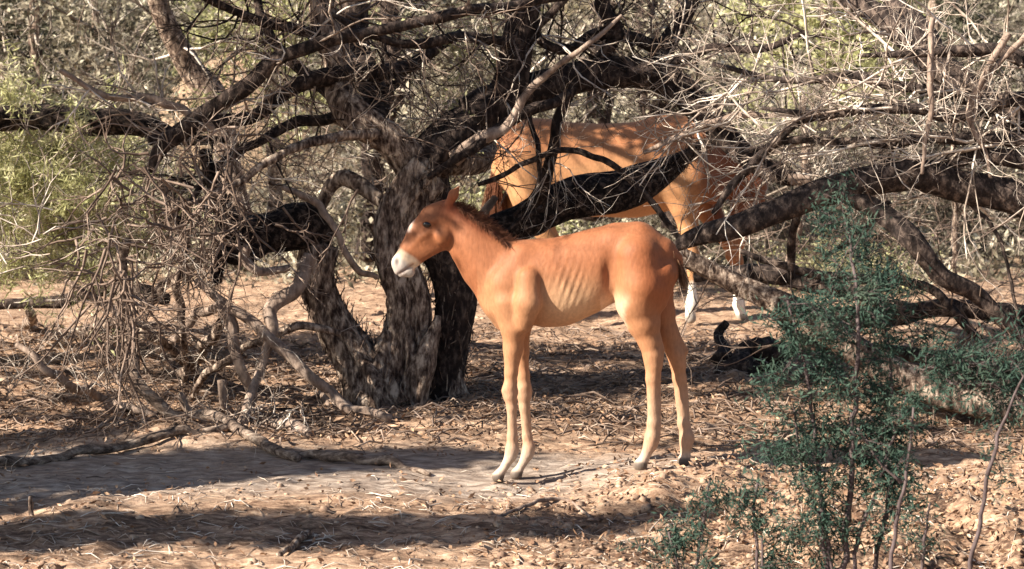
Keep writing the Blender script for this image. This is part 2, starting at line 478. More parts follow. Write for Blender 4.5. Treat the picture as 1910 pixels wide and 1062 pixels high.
class Beast:
    """smoothly blended tapered limbs, laid out in photo pixels with real depth, meshed as one surface"""
    def __init__(s, x0, D0, slope, ref_px, yref, yaw):
        s.prims = []; s.D0 = D0; s.slope = slope; s.x0 = x0; s.k = ref_px
        s.ax = np.array([math.cos(yaw), math.sin(yaw), 0]); s.ay = np.array([-math.sin(yaw), math.cos(yaw), 0])
    def depth(s, px, L): return s.D0 + (px-s.x0)/s.k*s.slope - L/s.k*1.0
    def pt(s, px, py, L=0):
        return P(px, py, s.depth(px, L))
    def chain(s, pts, sq=1.0, kb=14, lat=0):
        """pts [(px,py,r[,L])]; sq lateral squash; kb blending in px"""
        q = []
        for e in pts:
            L = e[3] if len(e) > 3 else lat
            w_ = s.pt(e[0], e[1], L); q.append((w_, e[2]*s.depth(e[0], L)/FPX, ))
        for a, b in zip(q[:-1], q[1:]):
            s.prims.append((a[0], b[0], a[1], b[1], sq, kb/s.k))
        if len(q) == 1: s.prims.append((q[0][0], q[0][0]+1e-4, q[0][1], q[0][1], sq, kb/s.k))
    def local(s, p):
        return np.stack([p@s.ax, p@s.ay, p[:, 2]], 1)
    def eval(s, X, bounds_only=False):
        pass
    def field(s, h, pad=.03):
        """grid in local frame"""
        A = []
        for a, b, ra, rb, sq, k in s.prims:
            la = s.local(a[None])[0]; lb = s.local(b[None])[0]
            A.append((la, lb, ra, rb, sq, k))
        lo = np.min([np.minimum(a-ra, b-rb) for a, b, ra, rb, q, k in A], 0)-pad
        hi = np.max([np.maximum(a+ra, b+rb) for a, b, ra, rb, q, k in A], 0)+pad
        n = np.ceil((hi-lo)/h).astype(int)+1
        ax = [lo[i]+np.arange(n[i])*h for i in range(3)]
        val = np.full(n, 1.0)
        for a, b, ra, rb, sq, k in A:
            m = max(ra, rb)*max(1, 1)+k*2+.03
            l2 = np.minimum(a, b)-m; h2 = np.maximum(a, b)+m
            i0 = np.maximum(((l2-lo)/h).astype(int), 0); i1 = np.minimum(((h2-lo)/h).astype(int)+2, n)
            g = np.stack(np.meshgrid(*[ax[i][i0[i]:i1[i]] for i in range(3)], indexing='ij'), -1)
            sc = np.array([1, 1/sq, 1])
            ga = (g-a)*sc; ba = (b-a)*sc
            t = np.clip((ga@ba)/max(ba@ba, 1e-9), 0, 1)
            d = np.linalg.norm(ga-t[..., None]*ba, axis=-1) - (ra+(rb-ra)*t)
            if sq < 1: d = d*(1-(1-sq)*.35)
            sub = val[i0[0]:i1[0], i0[1]:i1[1], i0[2]:i1[2]]
            hh = np.clip(.5+.5*(sub-d)/k, 0, 1)
            val[i0[0]:i1[0], i0[1]:i1[1], i0[2]:i1[2]] = sub*(1-hh)+d*hh - k*hh*(1-hh)
        return val, lo, ax
    def mesh(s, h, extra=None):
        val, lo, ax = s.field(h)
        # one light smoothing pass
        for _ in range(2):
            v = val.copy()
            for i in range(3):
                v[tuple(slice(1, -1) if k == i else slice(None) for k in range(3))] += 0
            vv = val
            v[1:-1, 1:-1, 1:-1] = (vv[1:-1, 1:-1, 1:-1]*2 + (vv[2:, 1:-1, 1:-1]+vv[:-2, 1:-1, 1:-1]+vv[1:-1, 2:, 1:-1]+vv[1:-1, :-2, 1:-1]+vv[1:-1, 1:-1, 2:]+vv[1:-1, 1:-1, :-2])/3)/4
            val = v
        if extra is not None:
            g = np.stack(np.meshgrid(*ax, indexing='ij'), -1).reshape(-1, 3)
            Wd = g[:, 0:1]*s.ax + g[:, 1:2]*s.ay + g[:, 2:3]*np.array([0, 0, 1.0])
            near = np.abs(val.ravel()) < h*4
            dv = np.zeros(len(g)); dv[near] = extra(Wd[near]); val = val + dv.reshape(val.shape)
        V, F = surface_nets(val, lo, h)
        W_ = V[:, 0:1]*s.ax + V[:, 1:2]*s.ay + V[:, 2:3]*np.array([0, 0, 1.0])
        return W_, F
def topx(p):
    """world -> photo pixel"""
    f = np.array([0, math.cos(PITCH), -math.sin(PITCH)]); u = np.array([0, math.sin(PITCH), math.cos(PITCH)])
    q = p-np.array([0, 0, CAMZ]); z = q@f
    return 955+q[:, 0]/z*FPX, 531-(q@u)/z*FPX
def coat_material(name, rough=.62):
    m, n, b = newmat(name); L = n.links.new
    at = n.nodes.new('ShaderNodeAttribute'); at.attribute_name = 'coat'
    tc = n.nodes.new('ShaderNodeTexCoord'); mp = n.nodes.new('ShaderNodeMapping'); mp.inputs['Scale'].default_value = (90, 90, 40)
    L(tc.outputs['Object'], mp.inputs[0])
    no = n.nodes.new('ShaderNodeTexNoise'); no.inputs['Detail'].default_value = 6; no.inputs['Scale'].default_value = 1
    L(mp.outputs[0], no.inputs['Vector'])
    mr = n.nodes.new('ShaderNodeMapRange'); mr.inputs['From Min'].default_value = .3; mr.inputs['From Max'].default_value = .7
    mr.inputs['To Min'].default_value = .86; mr.inputs['To Max'].default_value = 1.13
    L(no.outputs['Fac'], mr.inputs[0])
    mx = n.nodes.new('ShaderNodeVectorMath'); mx.operation = 'SCALE'
    L(at.outputs['Color'], mx.inputs[0]); L(mr.outputs[0], mx.inputs['Scale'])
    L(mx.outputs[0], b.inputs['Base Color'])
    b.inputs['Roughness'].default_value = rough; b.inputs['Specular IOR Level'].default_value = .25
    b.inputs['Sheen Weight'].default_value = .05; b.inputs['Sheen Roughness'].default_value = .4
    b.inputs['Sheen Tint'].default_value = (1, .8, .6, 1)
    bu = n.nodes.new('ShaderNodeBump'); bu.inputs['Strength'].default_value = .35; bu.inputs['Distance'].default_value = .004
    L(no.outputs['Fac'], bu.inputs['Height']); L(bu.outputs[0], b.inputs['Normal'])
    return m
def set_color(o, name, cols):
    a = o.data.color_attributes.new(name, 'FLOAT_COLOR', 'POINT')
    c = np.ones((len(cols), 4), np.float32); c[:, :3] = cols
    a.data.foreach_set('color', c.ravel())
def mixc(c, new, t):
    return c*(1-t[:, None]) + np.array(new)*t[:, None]
def seg_dist(px, py, a, b):
    ax, ay = a; bx, by = b
    t = np.clip(((px-ax)*(bx-ax)+(py-ay)*(by-ay))/((bx-ax)**2+(by-ay)**2), 0, 1)
    return np.hypot(px-ax-t*(bx-ax), py-ay-t*(by-ay))

M['coat'] = coat_material('coat')
M['eye'] = noise_mat('eye', [(.4, (.008, .005, .004)), (.6, (.015, .01, .008))], rough=.12, bump=0, spec=.6)
M['hair'] = noise_mat('mane_hair', [(.3, (.06, .024, .014)), (.6, (.19, .075, .04))], (60, 60, 60), rough=.7, bump=0)
M['hair_dark'] = noise_mat('dark_hair', [(.3, (.09, .045, .026)), (.6, (.24, .13, .075))], (60, 60, 60), rough=.7, bump=0)

# ---- foal
foal_yaw = math.atan(FSL)
fb = Beast(950, FD0, FSL, 463., 890, foal_yaw)
ch = fb.chain
# barrel
ch([(940, 548, 46), (985, 531, 76), (1040, 527, 77), (1090, 510, 71), (1130, 492, 64), (1178, 486, 64), (1212, 500, 56)], sq=.67, kb=20)
ch([(935, 572, 30), (950, 590, 34)], sq=.9, kb=18)           # breast
ch([(1150, 452, 30), (1195, 452, 30), (1235, 468, 24)], sq=1.15, kb=16)   # croup
ch([(965, 470, 18), (1000, 466, 14)], sq=.7, kb=16)          # withers
# neck
ch([(940, 522, 60), (912, 492, 52), (884, 457, 43), (862, 424, 36)], sq=.56, kb=18)
# head
ch([(836, 398, 27), (818, 416, 37), (790, 440, 30), (768, 467, 22.5), (752, 490, 19)], sq=.56, kb=9)
ch([(829, 440, 27), (798, 458, 19), (772, 483, 15)], sq=.55, kb=8)       # jaw
ch([(748, 492, 17.5), (750, 502, 16)], sq=.72, kb=6)                       # muzzle
ch([(760, 505, 12), (764, 509, 10)], sq=.7, kb=5)                       # chin
for sd in (1, -1):
    ch([(798, 408, 8, 16*sd), (808, 412, 9, 18*sd)], kb=5)              # brow
    ch([(800, 434, 6, 17*sd), (784, 444, 5, 15*sd), (768, 462, 4, 11*sd)], kb=5)              # cheek crest
    ch([(828, 440, 20, 10*sd)], kb=5)
    ch([(788, 417, 3, 19*sd), (797, 411, 4, 21*sd), (807, 415, 3, 21*sd)], kb=3)
    ch([(790, 426, 2.5, 18*sd), (799, 428, 2.5, 19*sd)], kb=3)
# shoulders
for sd in (1, -1):
    ch([(975, 480, 22, 22*sd), (945, 530, 30, 28*sd), (930, 572, 24, 24*sd)], kb=16, sq=.8)
    ch([(986, 520, 22, 52*sd), (985, 565, 25, 58*sd), (976, 602, 20, 48*sd)], kb=7, sq=.8)       # triceps
# front legs  (px,py,r,L)
ch([(950, 565, 34, 28), (958, 612, 25, 30), (957, 650, 18, 30), (953, 695, 12.5, 30), (951, 722, 12.5, 30), (951, 738, 12.5, 30), (954, 760, 9, 30), (955, 815, 8.5, 30), (955, 838, 11.5, 30), (953, 850, 11, 30), (940, 873, 9, 30)], kb=7)
ch([(960, 575, 30, -28), (968, 612, 22, -30), (971, 655, 15, -30), (976, 700, 11.5, -30), (978, 722, 12, -30), (978, 738, 12, -30), (978, 760, 8.5, -30), (982, 815, 8, -30), (986, 836, 11, -30), (984, 847, 10.5, -30), (973, 868, 8.5, -30)], kb=7)
# hind legs
ch([(1190, 478, 42, 28), (1198, 530, 44, 32), (1190, 565, 41, 28), (1200, 602, 31, 28), (1211, 636, 21, 28), (1218, 664, 18, 28), (1219, 682, 15, 28), (1218, 705, 12, 28), (1218, 790, 10.5, 28), (1216, 815, 12.5, 28), (1214, 828, 12, 28), (1204, 850, 10, 28)], kb=9)
ch([(1238, 510, 26, 24), (1226, 560, 20, 26)], kb=14)                       # buttock
ch([(1233, 652, 7.5, 28), (1219, 620, 8, 28)], kb=5)                       # hock point
ch([(1190, 485, 40, -24), (1215, 540, 40, -26), (1228, 580, 30, -28), (1243, 620, 21, -28), (1262, 664, 16, -28), (1265, 682, 13.5, -28), (1266, 705, 11, -28), (1274, 790, 10, -28), (1280, 815, 12, -28), (1280, 828, 11.5, -28), (1277, 845, 10, -28)], kb=9)
ch([(1279, 655, 6.5, -28), (1257, 620, 7, -28)], kb=5)
for pts_ in ([(960, 760, 4, 30), (962, 815, 4, 30), (963, 840, 6, 30)], [(985, 760, 4, -30), (989, 812, 4, -30), (993, 838, 6, -30)],
             [(1229, 700, 5, 28), (1228, 790, 5, 28), (1226, 820, 6, 28)], [(1276, 700, 5, -28), (1284, 790, 4.5, -28), (1291, 820, 6, -28)]):
    ch(pts_, kb=3)
for pts_ in ([(944, 729, 10, 33), (957, 731, 10, 26)], [(973, 728, 9, -26), (984, 730, 9, -33)], [(1212, 672, 11, 33), (1226, 668, 9, 26)]):
    ch(pts_, kb=4)
# hooves: short wide cones reaching the ground
for (hx, hy, L, r) in ((930, 889, 30, 13), (964, 884, -30, 12.5), (1196, 866, 28, 13.5), (1276, 858, -28, 13)):
    ch([(hx+4, hy-8, r*.75, L), (hx-1, hy+1, r, L)], kb=3)
# ears
for sd in (1, -1):
    ch([(836, 382, 9, 13*sd), (846, 364, 10.5, 17*sd), (858, 347, 3.5, 19*sd)], sq=.55, kb=4)
# tail dock
ch([(1244, 462, 13), (1262, 482, 9), (1270, 505, 5)], kb=10)

def foal_relief(W_):
    px, py = topx(W_)
    d = np.zeros(len(px))
    # ribs
    m = np.exp(-((px-1065)/42)**2-((py-525)/36)**2)
    d += -.0022*fbm(W_*11, 2, 8)
    d += .0026*m*(.6+.8*vnoise(W_*9, 3))*np.sin((px+ (py-500)*.35)*2*PI/13.5)
    # flank hollow in front of the thigh
    d += .020*np.exp(-((px-1136)/11)**2-((py-508)/28)**2)
    # mouth
    d += .007*np.exp(-(seg_dist(px, py, (743, 512), (774, 493))/2.4)**2)
    # nostril
    d += .010*np.exp(-((px-741)/4.5)**2-((py-489)/7)**2)
    # cut off everything below the ground
    d += np.maximum(0, np.interp(W_[:, 0], [HOOF[0][0], HOOF[3][0]], [min(HOOF[0][2], HOOF[1][2]), min(HOOF[2][2], HOOF[3][2])])-.004-W_[:, 2])*3
    return d
Vf, Ff = fb.mesh(.0065, foal_relief)
foal = empty('foal', (fb.pt(1090, 885)[0], 8.0, 0), 'chestnut foal with white muzzle standing in profile on the sunlit dirt', 'foal')
fo = mesh_np('body', Vf, Ff, M['coat'], foal, smooth=True)
px, py = topx(Vf)
nz = fbm(Vf*14, 3, 2)
col = np.tile(np.array([.295, .112, .050]), (len(Vf), 1))
col = mixc(col, (.22, .075, .030), np.clip(nz*.6+.15, 0, .7))
col = mixc(col, (.43, .225, .115), sstep(470, 600, py + nz*18)*.6*(px > 890))                    # paler below
col = mixc(col, (.30, .085, .03), np.exp(-((px-1235)/45)**2-((py-530)/80)**2)*.8)            # rich red thigh
col = mixc(col, (.58, .37, .22), np.exp(-((px-1070)/62)**2-((py-570)/36)**2)*.95)           # belly
col = mixc(col, (.66, .47, .34), sstep(1176, 1160, px+nz*8)*sstep(535, 590, py)*(px > 1120)*.8)
legf = sstep(690, 770, py+nz*14)
col = mixc(col, (.40, .29, .21), legf*.95)
col = mixc(col, (.46, .25, .145), sstep(620, 700, py+nz*20)*.5)
col = mixc(col, (.52, .46, .40), sstep(825, 860, py)*.55)
# hooves
for (hx, hy), (rx) in zip(((930, 893), (964, 887), (1196, 870), (1276, 862)), (1, 1, 1, 1)):
    col = mixc(col, (.11, .085, .07), np.exp(-(((px-hx)/22)**4+((py-hy-1)/9)**6)))
# face
t = sstep(455, 472, py - (px-760)*.25 + nz*3)*(px < 800)*(px < 812)
sm = (px-820)*-.61+(py-410)*.79+nz*4
tt = sstep(82, 90, sm)*(px < 815)*(py < 530)
col = mixc(col, (.66, .50, .36), np.clip(tt, 0, 1))
col = mixc(col, (.42, .39, .36), np.clip(tt*sstep(97, 108, sm), 0, 1)*.85)
col = mixc(col, (.85, .72, .62), np.exp(-(seg_dist(px, py, (772, 402), (762, 430))/3.5)**2)*.8)     # blaze edge
col = mixc(col, (.24, .07, .035), np.exp(-(seg_dist(px, py, (842, 385), (925, 425))/20)**2)*.9)
col = mixc(col, (.20, .08, .045), np.exp(-((px-797)/13)**2-((py-421)/7)**2)*.75)
col = mixc(col, (.30, .25, .24), np.exp(-(((px-745)/13)**4+((py-503)/14)**4))*.6)
col = mixc(col, (.06, .04, .04), np.exp(-((px-741)/4)**2-((py-489)/7)**2)*.9)
col = mixc(col, (.15, .09, .08), np.exp(-(seg_dist(px, py, (745, 511), (770, 493))/2)**2)*.7)
set_color(fo, 'coat', col)
def ball(c, r, name, mat, parent, sq=(1, 1, 1)):
    nu, nv = 14, 9
    Vb = [];
    for a in range(nv):
        th = PI*(a+.5)/nv
        for b_ in range(nu):
            ph = 2*PI*b_/nu
            Vb.append(c+np.array([math.sin(th)*math.cos(ph)*sq[0], math.sin(th)*math.sin(ph)*sq[1], math.cos(th)*sq[2]])*r)
    Fb = [[a*nu+b_, (a+1)*nu+b_, (a+1)*nu+(b_+1) % nu, a*nu+(b_+1) % nu] for a in range(nv-1) for b_ in range(nu)]
    for b_ in range(0, nu-2, 2):
        Fb.append([0, b_+1, b_+2, b_+3 if b_+3 < nu else 0]) if b_+3 < nu else None
        o = (nv-1)*nu
        if b_+3 < nu: Fb.append([o, o+b_+3, o+b_+2, o+b_+1])
    return mesh_np(name, np.array(Vb), np.array(Fb), mat, parent, smooth=True)
for sd in (1, -1):
    ball(fb.pt(797, 419, 22*sd), .0145, 'eye', M['eye'], foal, (1.25, .8, .9))
# hair
def hair_strip(B, line, n, ln, r, rng, dirv, spread, name, mat, parent, lat=4, steps=4, grav=-.2, wig=.12):
    q = np.array([[*e] for e in line], float)
    t = rng.uniform(0, len(q)-1, n); i = np.minimum(t.astype(int), len(q)-2); f = t-i
    a = q[i]*(1-f)[:, None]+q[i+1]*f[:, None]
    pos = np.array([B.pt(x, y, rng.normal(0, lat)) for x, y in a[:, :2]])
    d = np.array(dirv)[None]+rng.normal(0, spread, (n, 3))
    sg = Segs(); grow(sg, rng, pos, d, ln*rng.uniform(.5, 1.2, n), r, [], steps=steps, wig=wig, grav=grav, tip=.2)
    return sg.build(name, mat, parent)
rng = np.random.default_rng(5)
hair_strip(fb, [(846, 384), (870, 394), (895, 412), (920, 434), (945, 455), (968, 462)], 1900, .044, .0016, rng, (.8, 0, .55), .25, 'mane', M['hair'], foal, lat=5)
hair_strip(fb, [(852, 386), (875, 400), (898, 418), (922, 438), (945, 458)], 1300, .045, .0013, rng, (.6, -.8, .1), .3, 'mane', M['hair'], foal, lat=12, grav=-.5)
hair_strip(fb, [(850, 380), (835, 382), (822, 388)], 160, .03, .0013, rng, (-.3, -.2, .5), .4, 'forelock', M['hair'], foal, lat=5)
hair_strip(fb, [(1252, 462), (1262, 478), (1270, 500)], 600, .10, .0015, rng, (.3, 0, -1), .18, 'tail', M['hair_dark'], foal, lat=7, grav=-.4)

# ---- adult horse
hb = Beast(1150, 13.2, .0, 281., 605, 0.0)
ch = hb.chain
ch([(985, 300, 62), (1040, 305, 72), (1110, 318, 80), (1180, 318, 82), (1245, 305, 80), (1290, 305, 66)], sq=.78, kb=26)
ch([(970, 285, 50), (955, 320, 34)], sq=1.1, kb=26)
ch([(985, 250, 30), (1030, 255, 26)], sq=1.4, kb=20)
ch([(1235, 243, 24), (1285, 240, 20)], sq=.8, kb=22)
for sd in (1, -1):
    ch([(1300, 265, 34, 30*sd), (1290, 330, 42, 34*sd), (1335, 355, 28, 24*sd)], kb=18, sq=.8)
    ch([(1265, 350, 34, 40*sd), (1275, 385, 26, 40*sd)], kb=12, sq=.8)
    ch([(975, 300, 46, 30*sd), (985, 360, 36, 36*sd)], kb=18, sq=.9)
ch([(1330, 300, 58), (1365, 310, 46), (1395, 335, 36)], sq=.5, kb=20)        # neck
ch([(1405, 345, 26), (1398, 375, 27), (1385, 420, 20), (1372, 458, 15), (1366, 478, 15)], sq=.6, kb=9)   # head
ch([(1385, 375, 24), (1375, 420, 15)], sq=.6, kb=8)
for sd in (1, -1):
    ch([(1402, 322, 6, 9*sd), (1412, 300, 6, 12*sd), (1418, 285, 2, 13*sd)], kb=4)
def leg(pts, L): ch([(a, b, r, L) for a, b, r in pts], kb=8)
leg([(1275, 375, 28), (1285, 430, 18), (1292, 472, 12), (1292, 488, 13), (1291, 510, 8.5), (1291, 555, 8), (1290, 572, 11), (1287, 590, 9)], 30)
leg([(1310, 375, 28), (1345, 430, 17), (1370, 475, 12), (1374, 490, 12), (1376, 510, 8.5), (1377, 555, 8), (1378, 572, 11), (1380, 590, 9)], -30)
leg([(990, 380, 32), (1015, 430, 20), (1050, 478, 14), (1058, 495, 12), (1063, 520, 9), (1069, 565, 10), (1074, 590, 9)], 30)
leg([(970, 380, 32), (965, 430, 20), (945, 478, 14), (945, 495, 12), (950, 520, 9), (952, 565, 10), (962, 588, 9)], -30)
for (hx, L) in ((1287, 30), (1382, -30), (1076, 30), (966, -30)):
    ch([(hx, 590, 9, L), (hx-1+2, 598 if L > 0 else 592, 12, L)], kb=4)
Vh, Fh = hb.mesh(.016)
zmin = Vh[:, 2].min()
horse = empty('horse', (hb.pt(1150, 600)[0], 13.2, 0), 'large chestnut horse with white socks behind the branches, head lowered', 'horse')
Vh2 = Vh.copy(); Vh2[:, 2] -= (zmin+.0)*np.clip((.5-(Vh[:, 2]-zmin))/.5, 0, 1)
ho = mesh_np('body', Vh2, Fh, M['coat'], horse, smooth=True)
px, py = topx(Vh)
nz = fbm(Vh*9, 3, 4)
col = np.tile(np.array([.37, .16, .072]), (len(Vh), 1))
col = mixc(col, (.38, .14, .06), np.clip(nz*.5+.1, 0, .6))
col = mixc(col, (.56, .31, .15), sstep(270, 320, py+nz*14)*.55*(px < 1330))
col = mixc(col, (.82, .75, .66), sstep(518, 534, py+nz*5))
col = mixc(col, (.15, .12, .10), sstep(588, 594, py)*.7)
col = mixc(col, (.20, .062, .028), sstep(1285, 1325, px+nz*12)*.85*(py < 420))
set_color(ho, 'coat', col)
for sd in (1, -1): ball(hb.pt(1388, 372, 17*sd), .02, 'eye', M['eye'], horse)
rng = np.random.default_rng(6)
hair_strip(hb, [(1290, 232), (1330, 246), (1370, 270), (1402, 312)], 900, .13, .003, rng, (.0, -.7, -.2), .25, 'mane', M['hair'], horse, lat=7, grav=-.8)
hair_strip(hb, [(928, 290), (932, 300), (936, 310)], 900, .75, .003, rng, (-.25, 0, -1), .1, 'tail', M['hair'], horse, lat=8, grav=-.9)
hair_strip(hb, [(1402, 318), (1404, 335)], 160, .16, .003, rng, (-.1, -.4, -1), .2, 'forelock', M['hair'], horse, lat=6, grav=-.8)

# ------------------------------------------------------------------ the big tree in the middle
def limb_obj(name, parent, lst, mat, d=None, sides=14, rough=.16, seed=1, wob=.5, label=None):
    q = pxpoly(lst, d)
    V_, F_ = tube(q, sides, rough, seed=seed, wob=wob)
    o = mesh_np(name, V_, F_, mat, parent, smooth=False)
    if label: o['label'] = label
    return q
TB = G(755, 752)
tree = empty('mesquite_tree', (TB[0], TB[1], 0), 'big shaggy dark mesquite tree with several trunks behind the foal', 'tree')
D = TB[1]                                             # about 9.9 m
tr = [
 tube(pxpoly([(700, 772, 62), (690, 730, 52), (660, 665, 40), (620, 590, 33), (594, 520, 30), (598, 462, 34)], D-.05), 36, .30, seed=3, wob=.3),
 tube(pxpoly([(755, 775, 76), (757, 720, 64), (768, 650, 46), (770, 570, 38), (742, 490, 36), (735, 410, 33), (762, 345, 36), (795, 305, 34)], D), 44, .32, seed=4, wob=.4),
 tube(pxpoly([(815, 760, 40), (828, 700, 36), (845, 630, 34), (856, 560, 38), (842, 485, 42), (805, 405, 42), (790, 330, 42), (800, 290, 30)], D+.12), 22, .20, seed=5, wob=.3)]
for (V_, F_), mt_ in zip(tr, ('bark', 'bark', 'bark_dark')): mesh_np('trunk_stem', V_, F_, M[mt_], tree)  # right stem takes the dark bark copy: its shade is put into the colour
for k_, lst in enumerate([[(664, 772, 30), (690, 725, 26), (706, 680, 20), (720, 620, 6)], [(715, 782, 32), (730, 735, 28), (745, 670, 18), (752, 590, 5)],
        [(795, 785, 32), (790, 735, 28), (798, 670, 20), (815, 590, 5)], [(850, 768, 26), (842, 725, 24), (846, 670, 18), (856, 600, 5)], [(745, 790, 26), (756, 745, 26), (764, 680, 16), (760, 590, 5)]]):
    q = pxpoly(lst, D-.09 if k_ != 3 else D+.06); V_, F_ = tube(q, 14, .3, seed=81+k_, wob=.8); mesh_np('root_flare', V_, F_, M['bark'], tree)
Vt, Ft = merge(tr)
# shaggy bark strips hanging off the trunk
rng = np.random.default_rng(11)
fr = np.random.default_rng(12)
nf = Vt[rng.integers(0, len(Vt), 1100)]
sg = Segs(); dd = rng.normal(0, .28, (len(nf), 3)); dd[:, 2] += rng.choice([-1, 1], len(nf)); 
grow(sg, rng, nf, dd, rng.uniform(.03, .10, len(nf)), .004, [], steps=3, wig=.15)
sg.build('bark_shag', M['bark'], tree)
DK, BK = M['bark_dark'], M['bark']
LM = {}
def L_(key, lst, mat, d=None, sides=12, **k):
    LM[key] = limb_obj('limb', tree, lst, mat, d, sides, seed=len(LM)+20, **k)
L_('arch', [(598, 470, D, 34), (600, 438, D-.02, 40), (560, 422, D-.1, 44), (500, 425, D-.15, 36), (440, 425, D-.25, 26), (410, 385, D-.3, 18), (392, 330, D-.3, 13), (375, 280, D-.3, 9)], M['bark_shaded'], sides=18)
L_('arch2', [(520, 440, D-.1, 28), (450, 480, D-.25, 22), (410, 480, D-.35, 16), (405, 530, D-.4, 10)], M['bark_shaded'])
L_('up', [(795, 325, D, 38), (740, 268, D, 30), (680, 232, D, 32), (645, 180, D+.1, 30), (632, 110, D+.15, 28), (605, 40, D+.2, 27), (590, -60, D+.2, 24), (560, -200, D, 18)], BK, sides=18)
L_('upr', [(800, 310, D+.1, 40), (850, 250, D+.15, 42), (905, 215, D+.2, 40), (945, 150, D+.2, 32), (962, 70, D+.2, 28), (985, -30, D+.2, 26), (1010, -200, D+.2, 20)], DK, sides=18)
L_('over', [(880, 232, D+.2, 36), (960, 178, D+.3, 32), (1050, 145, D+.35, 28), (1140, 128, D+.4, 27), (1225, 148, D+.4, 27), (1305, 205, D+.3, 26), (1370, 275, D+.2, 22), (1430, 318, D+.1, 17), (1478, 335, D, 14)], DK, sides=16)
stub = pxpoly([(1470, 333, D, 12), (1512, 338, D-.02, 9)])
Vs_, Fs_ = tube(stub, 10, .1); mesh_np('broken_end', Vs_, Fs_, M['deadwood'], tree)
L_('over2', [(1220, 150, D+.4, 24), (1235, 90, D+.5, 18), (1275, 20, D+.55, 15), (1310, -80, D+.6, 12)], DK)
L_('mid2', [(700, 245, D, 26), (690, 170, D+.4, 24), (660, 100, D+.7, 26), (655, 20, D+.8, 26), (650, -90, D+.8, 22)], DK)
L_('long', [(700, 244, D-.1, 11), (600, 262, D-.3, 9), (520, 292, D-.5, 8), (450, 335, D-.6, 7), (380, 370, D-.7, 5), (300, 400, D-.8, 4)], BK, sides=8)
L_('arc', [(1060, -8, D-.3, 9), (900, 18, D-.5, 10), (780, 40, D-.55, 10), (640, 72, D-.6, 12), (540, 100, D-.6, 13), (470, 150, D-.6, 16), (390, 200, D-.6, 15), (320, 262, D-.6, 15), (280, 320, D-.6, 8)], DK, sides=10)
L_('arc2', [(860, 60, D+.5, 7), (770, 118, D+.3, 13), (650, 135, D+.1, 18), (560, 160, D, 15), (470, 215, D-.1, 13), (380, 235, D-.2, 12), (280, 260, D-.3, 9)], DK, sides=10)
L_('black', [(845, 470, D+.35, 32), (930, 436, D+.5, 30), (1010, 405, D+.6, 34), (1100, 378, D+.7, 38), (1180, 352, D+.75, 37), (1240, 322, D+.8, 24), (1275, 300, D+.8, 13), (1310, 270, D+.8, 7), (1350, 255, D+.8, 3)], M['bark_shaded'], sides=18)
L_('vee', [(1065, 165, D+.3, 8), (1040, 240, D+.25, 10), (1022, 310, D+.3, 11), (1010, 390, D+.5, 15)], DK, sides=8)
L_('thin1', [(890, 345, D+.1, 4), (950, 320, D+.1, 5), (1010, 290, D+.1, 5), (1060, 280, D+.1, 6), (1130, 300, D+.1, 6), (1200, 360, D+.1, 6), (1270, 450, D, 5)], DK, sides=8)
L_('thin2', [(1010, 385, D+.3, 4), (950, 425, D+.2, 3.5), (890, 490, D+.1, 3)], DK, sides=6)
L_('thin3', [(985, 210, D+.3, 4), (1005, 280, D+.2, 5), (1000, 350, D+.2, 4), (960, 400, D+.2, 3)], DK, sides=6)
L_('thin4', [(800, 330, D-.1, 6), (900, 262, D-.1, 9), (980, 212, D, 10), (1060, 178, D+.1, 9)], DK, sides=8)
L_('f1', [(735, 160, D+.3, 9), (640, 215, D+.1, 11), (540, 235, D, 10), (440, 290, D-.2, 8), (370, 350, D-.3, 6), (330, 430, D-.4, 4)], DK, sides=8)
L_('f2', [(610, 60, D+.2, 10), (520, 50, D, 10), (430, 20, D-.2, 8), (340, -30, D-.3, 6)], DK, sides=8)
L_('f3', [(960, 80, D+.2, 11), (860, 65, D, 10), (760, 85, D-.1, 9), (680, 60, D-.2, 7), (600, 20, D-.3, 5)], DK, sides=8)
L_('f4', [(1235, 95, D+.5, 12), (1130, 60, D+.4, 12), (1060, 90, D+.3, 10), (1000, 60, D+.2, 8), (1080, -30, D+.2, 8)], DK, sides=8)
L_('f5', [(1100, 135, D+.4, 10), (1150, 60, D+.4, 13), (1130, 0, D+.4, 14), (1150, -80, D+.4, 12)], DK, sides=10)
L_('f6', [(1240, 120, D+.4, 9), (1330, 90, D+.2, 8), (1420, 95, D, 7), (1500, 60, D-.1, 5)], DK, sides=8)
L_('f7', [(645, 200, D+.2, 12), (560, 130, D+.3, 11), (500, 60, D+.4, 9), (480, -20, D+.5, 8)], DK, sides=8)
L_('f8', [(400, 240, D-.5, 8), (300, 190, D-.6, 8), (200, 180, D-.6, 6), (110, 130, D-.7, 4)], M['deadwood'], sides=8)
L_('f9', [(840, 300, D-.05, 15), (900, 255, D-.1, 13), (945, 235, D-.1, 9), (1000, 160, D-.1, 7), (1080, 95, D-.2, 5), (1160, 30, D-.2, 3)], M['deadwood'], sides=8)
L_('thin5', [(740, 400, D, 12), (660, 340, D+.1, 14), (620, 350, D+.15, 14), (590, 400, D+.2, 10)], BK, sides=10)
L_('pale', [(1200, 285, D-.2, 4), (1270, 255, D-.3, 6), (1350, 222, D-.35, 7), (1450, 215, D-.4, 5), (1560, 225, D-.5, 3)], M['deadwood'], sides=8)
L_('back', [(830, 300, D+.3, 22), (900, 300, D+.6, 20), (890, 230, D+.9, 24), (830, 200, D+1.0, 24)], BK, sides=10)
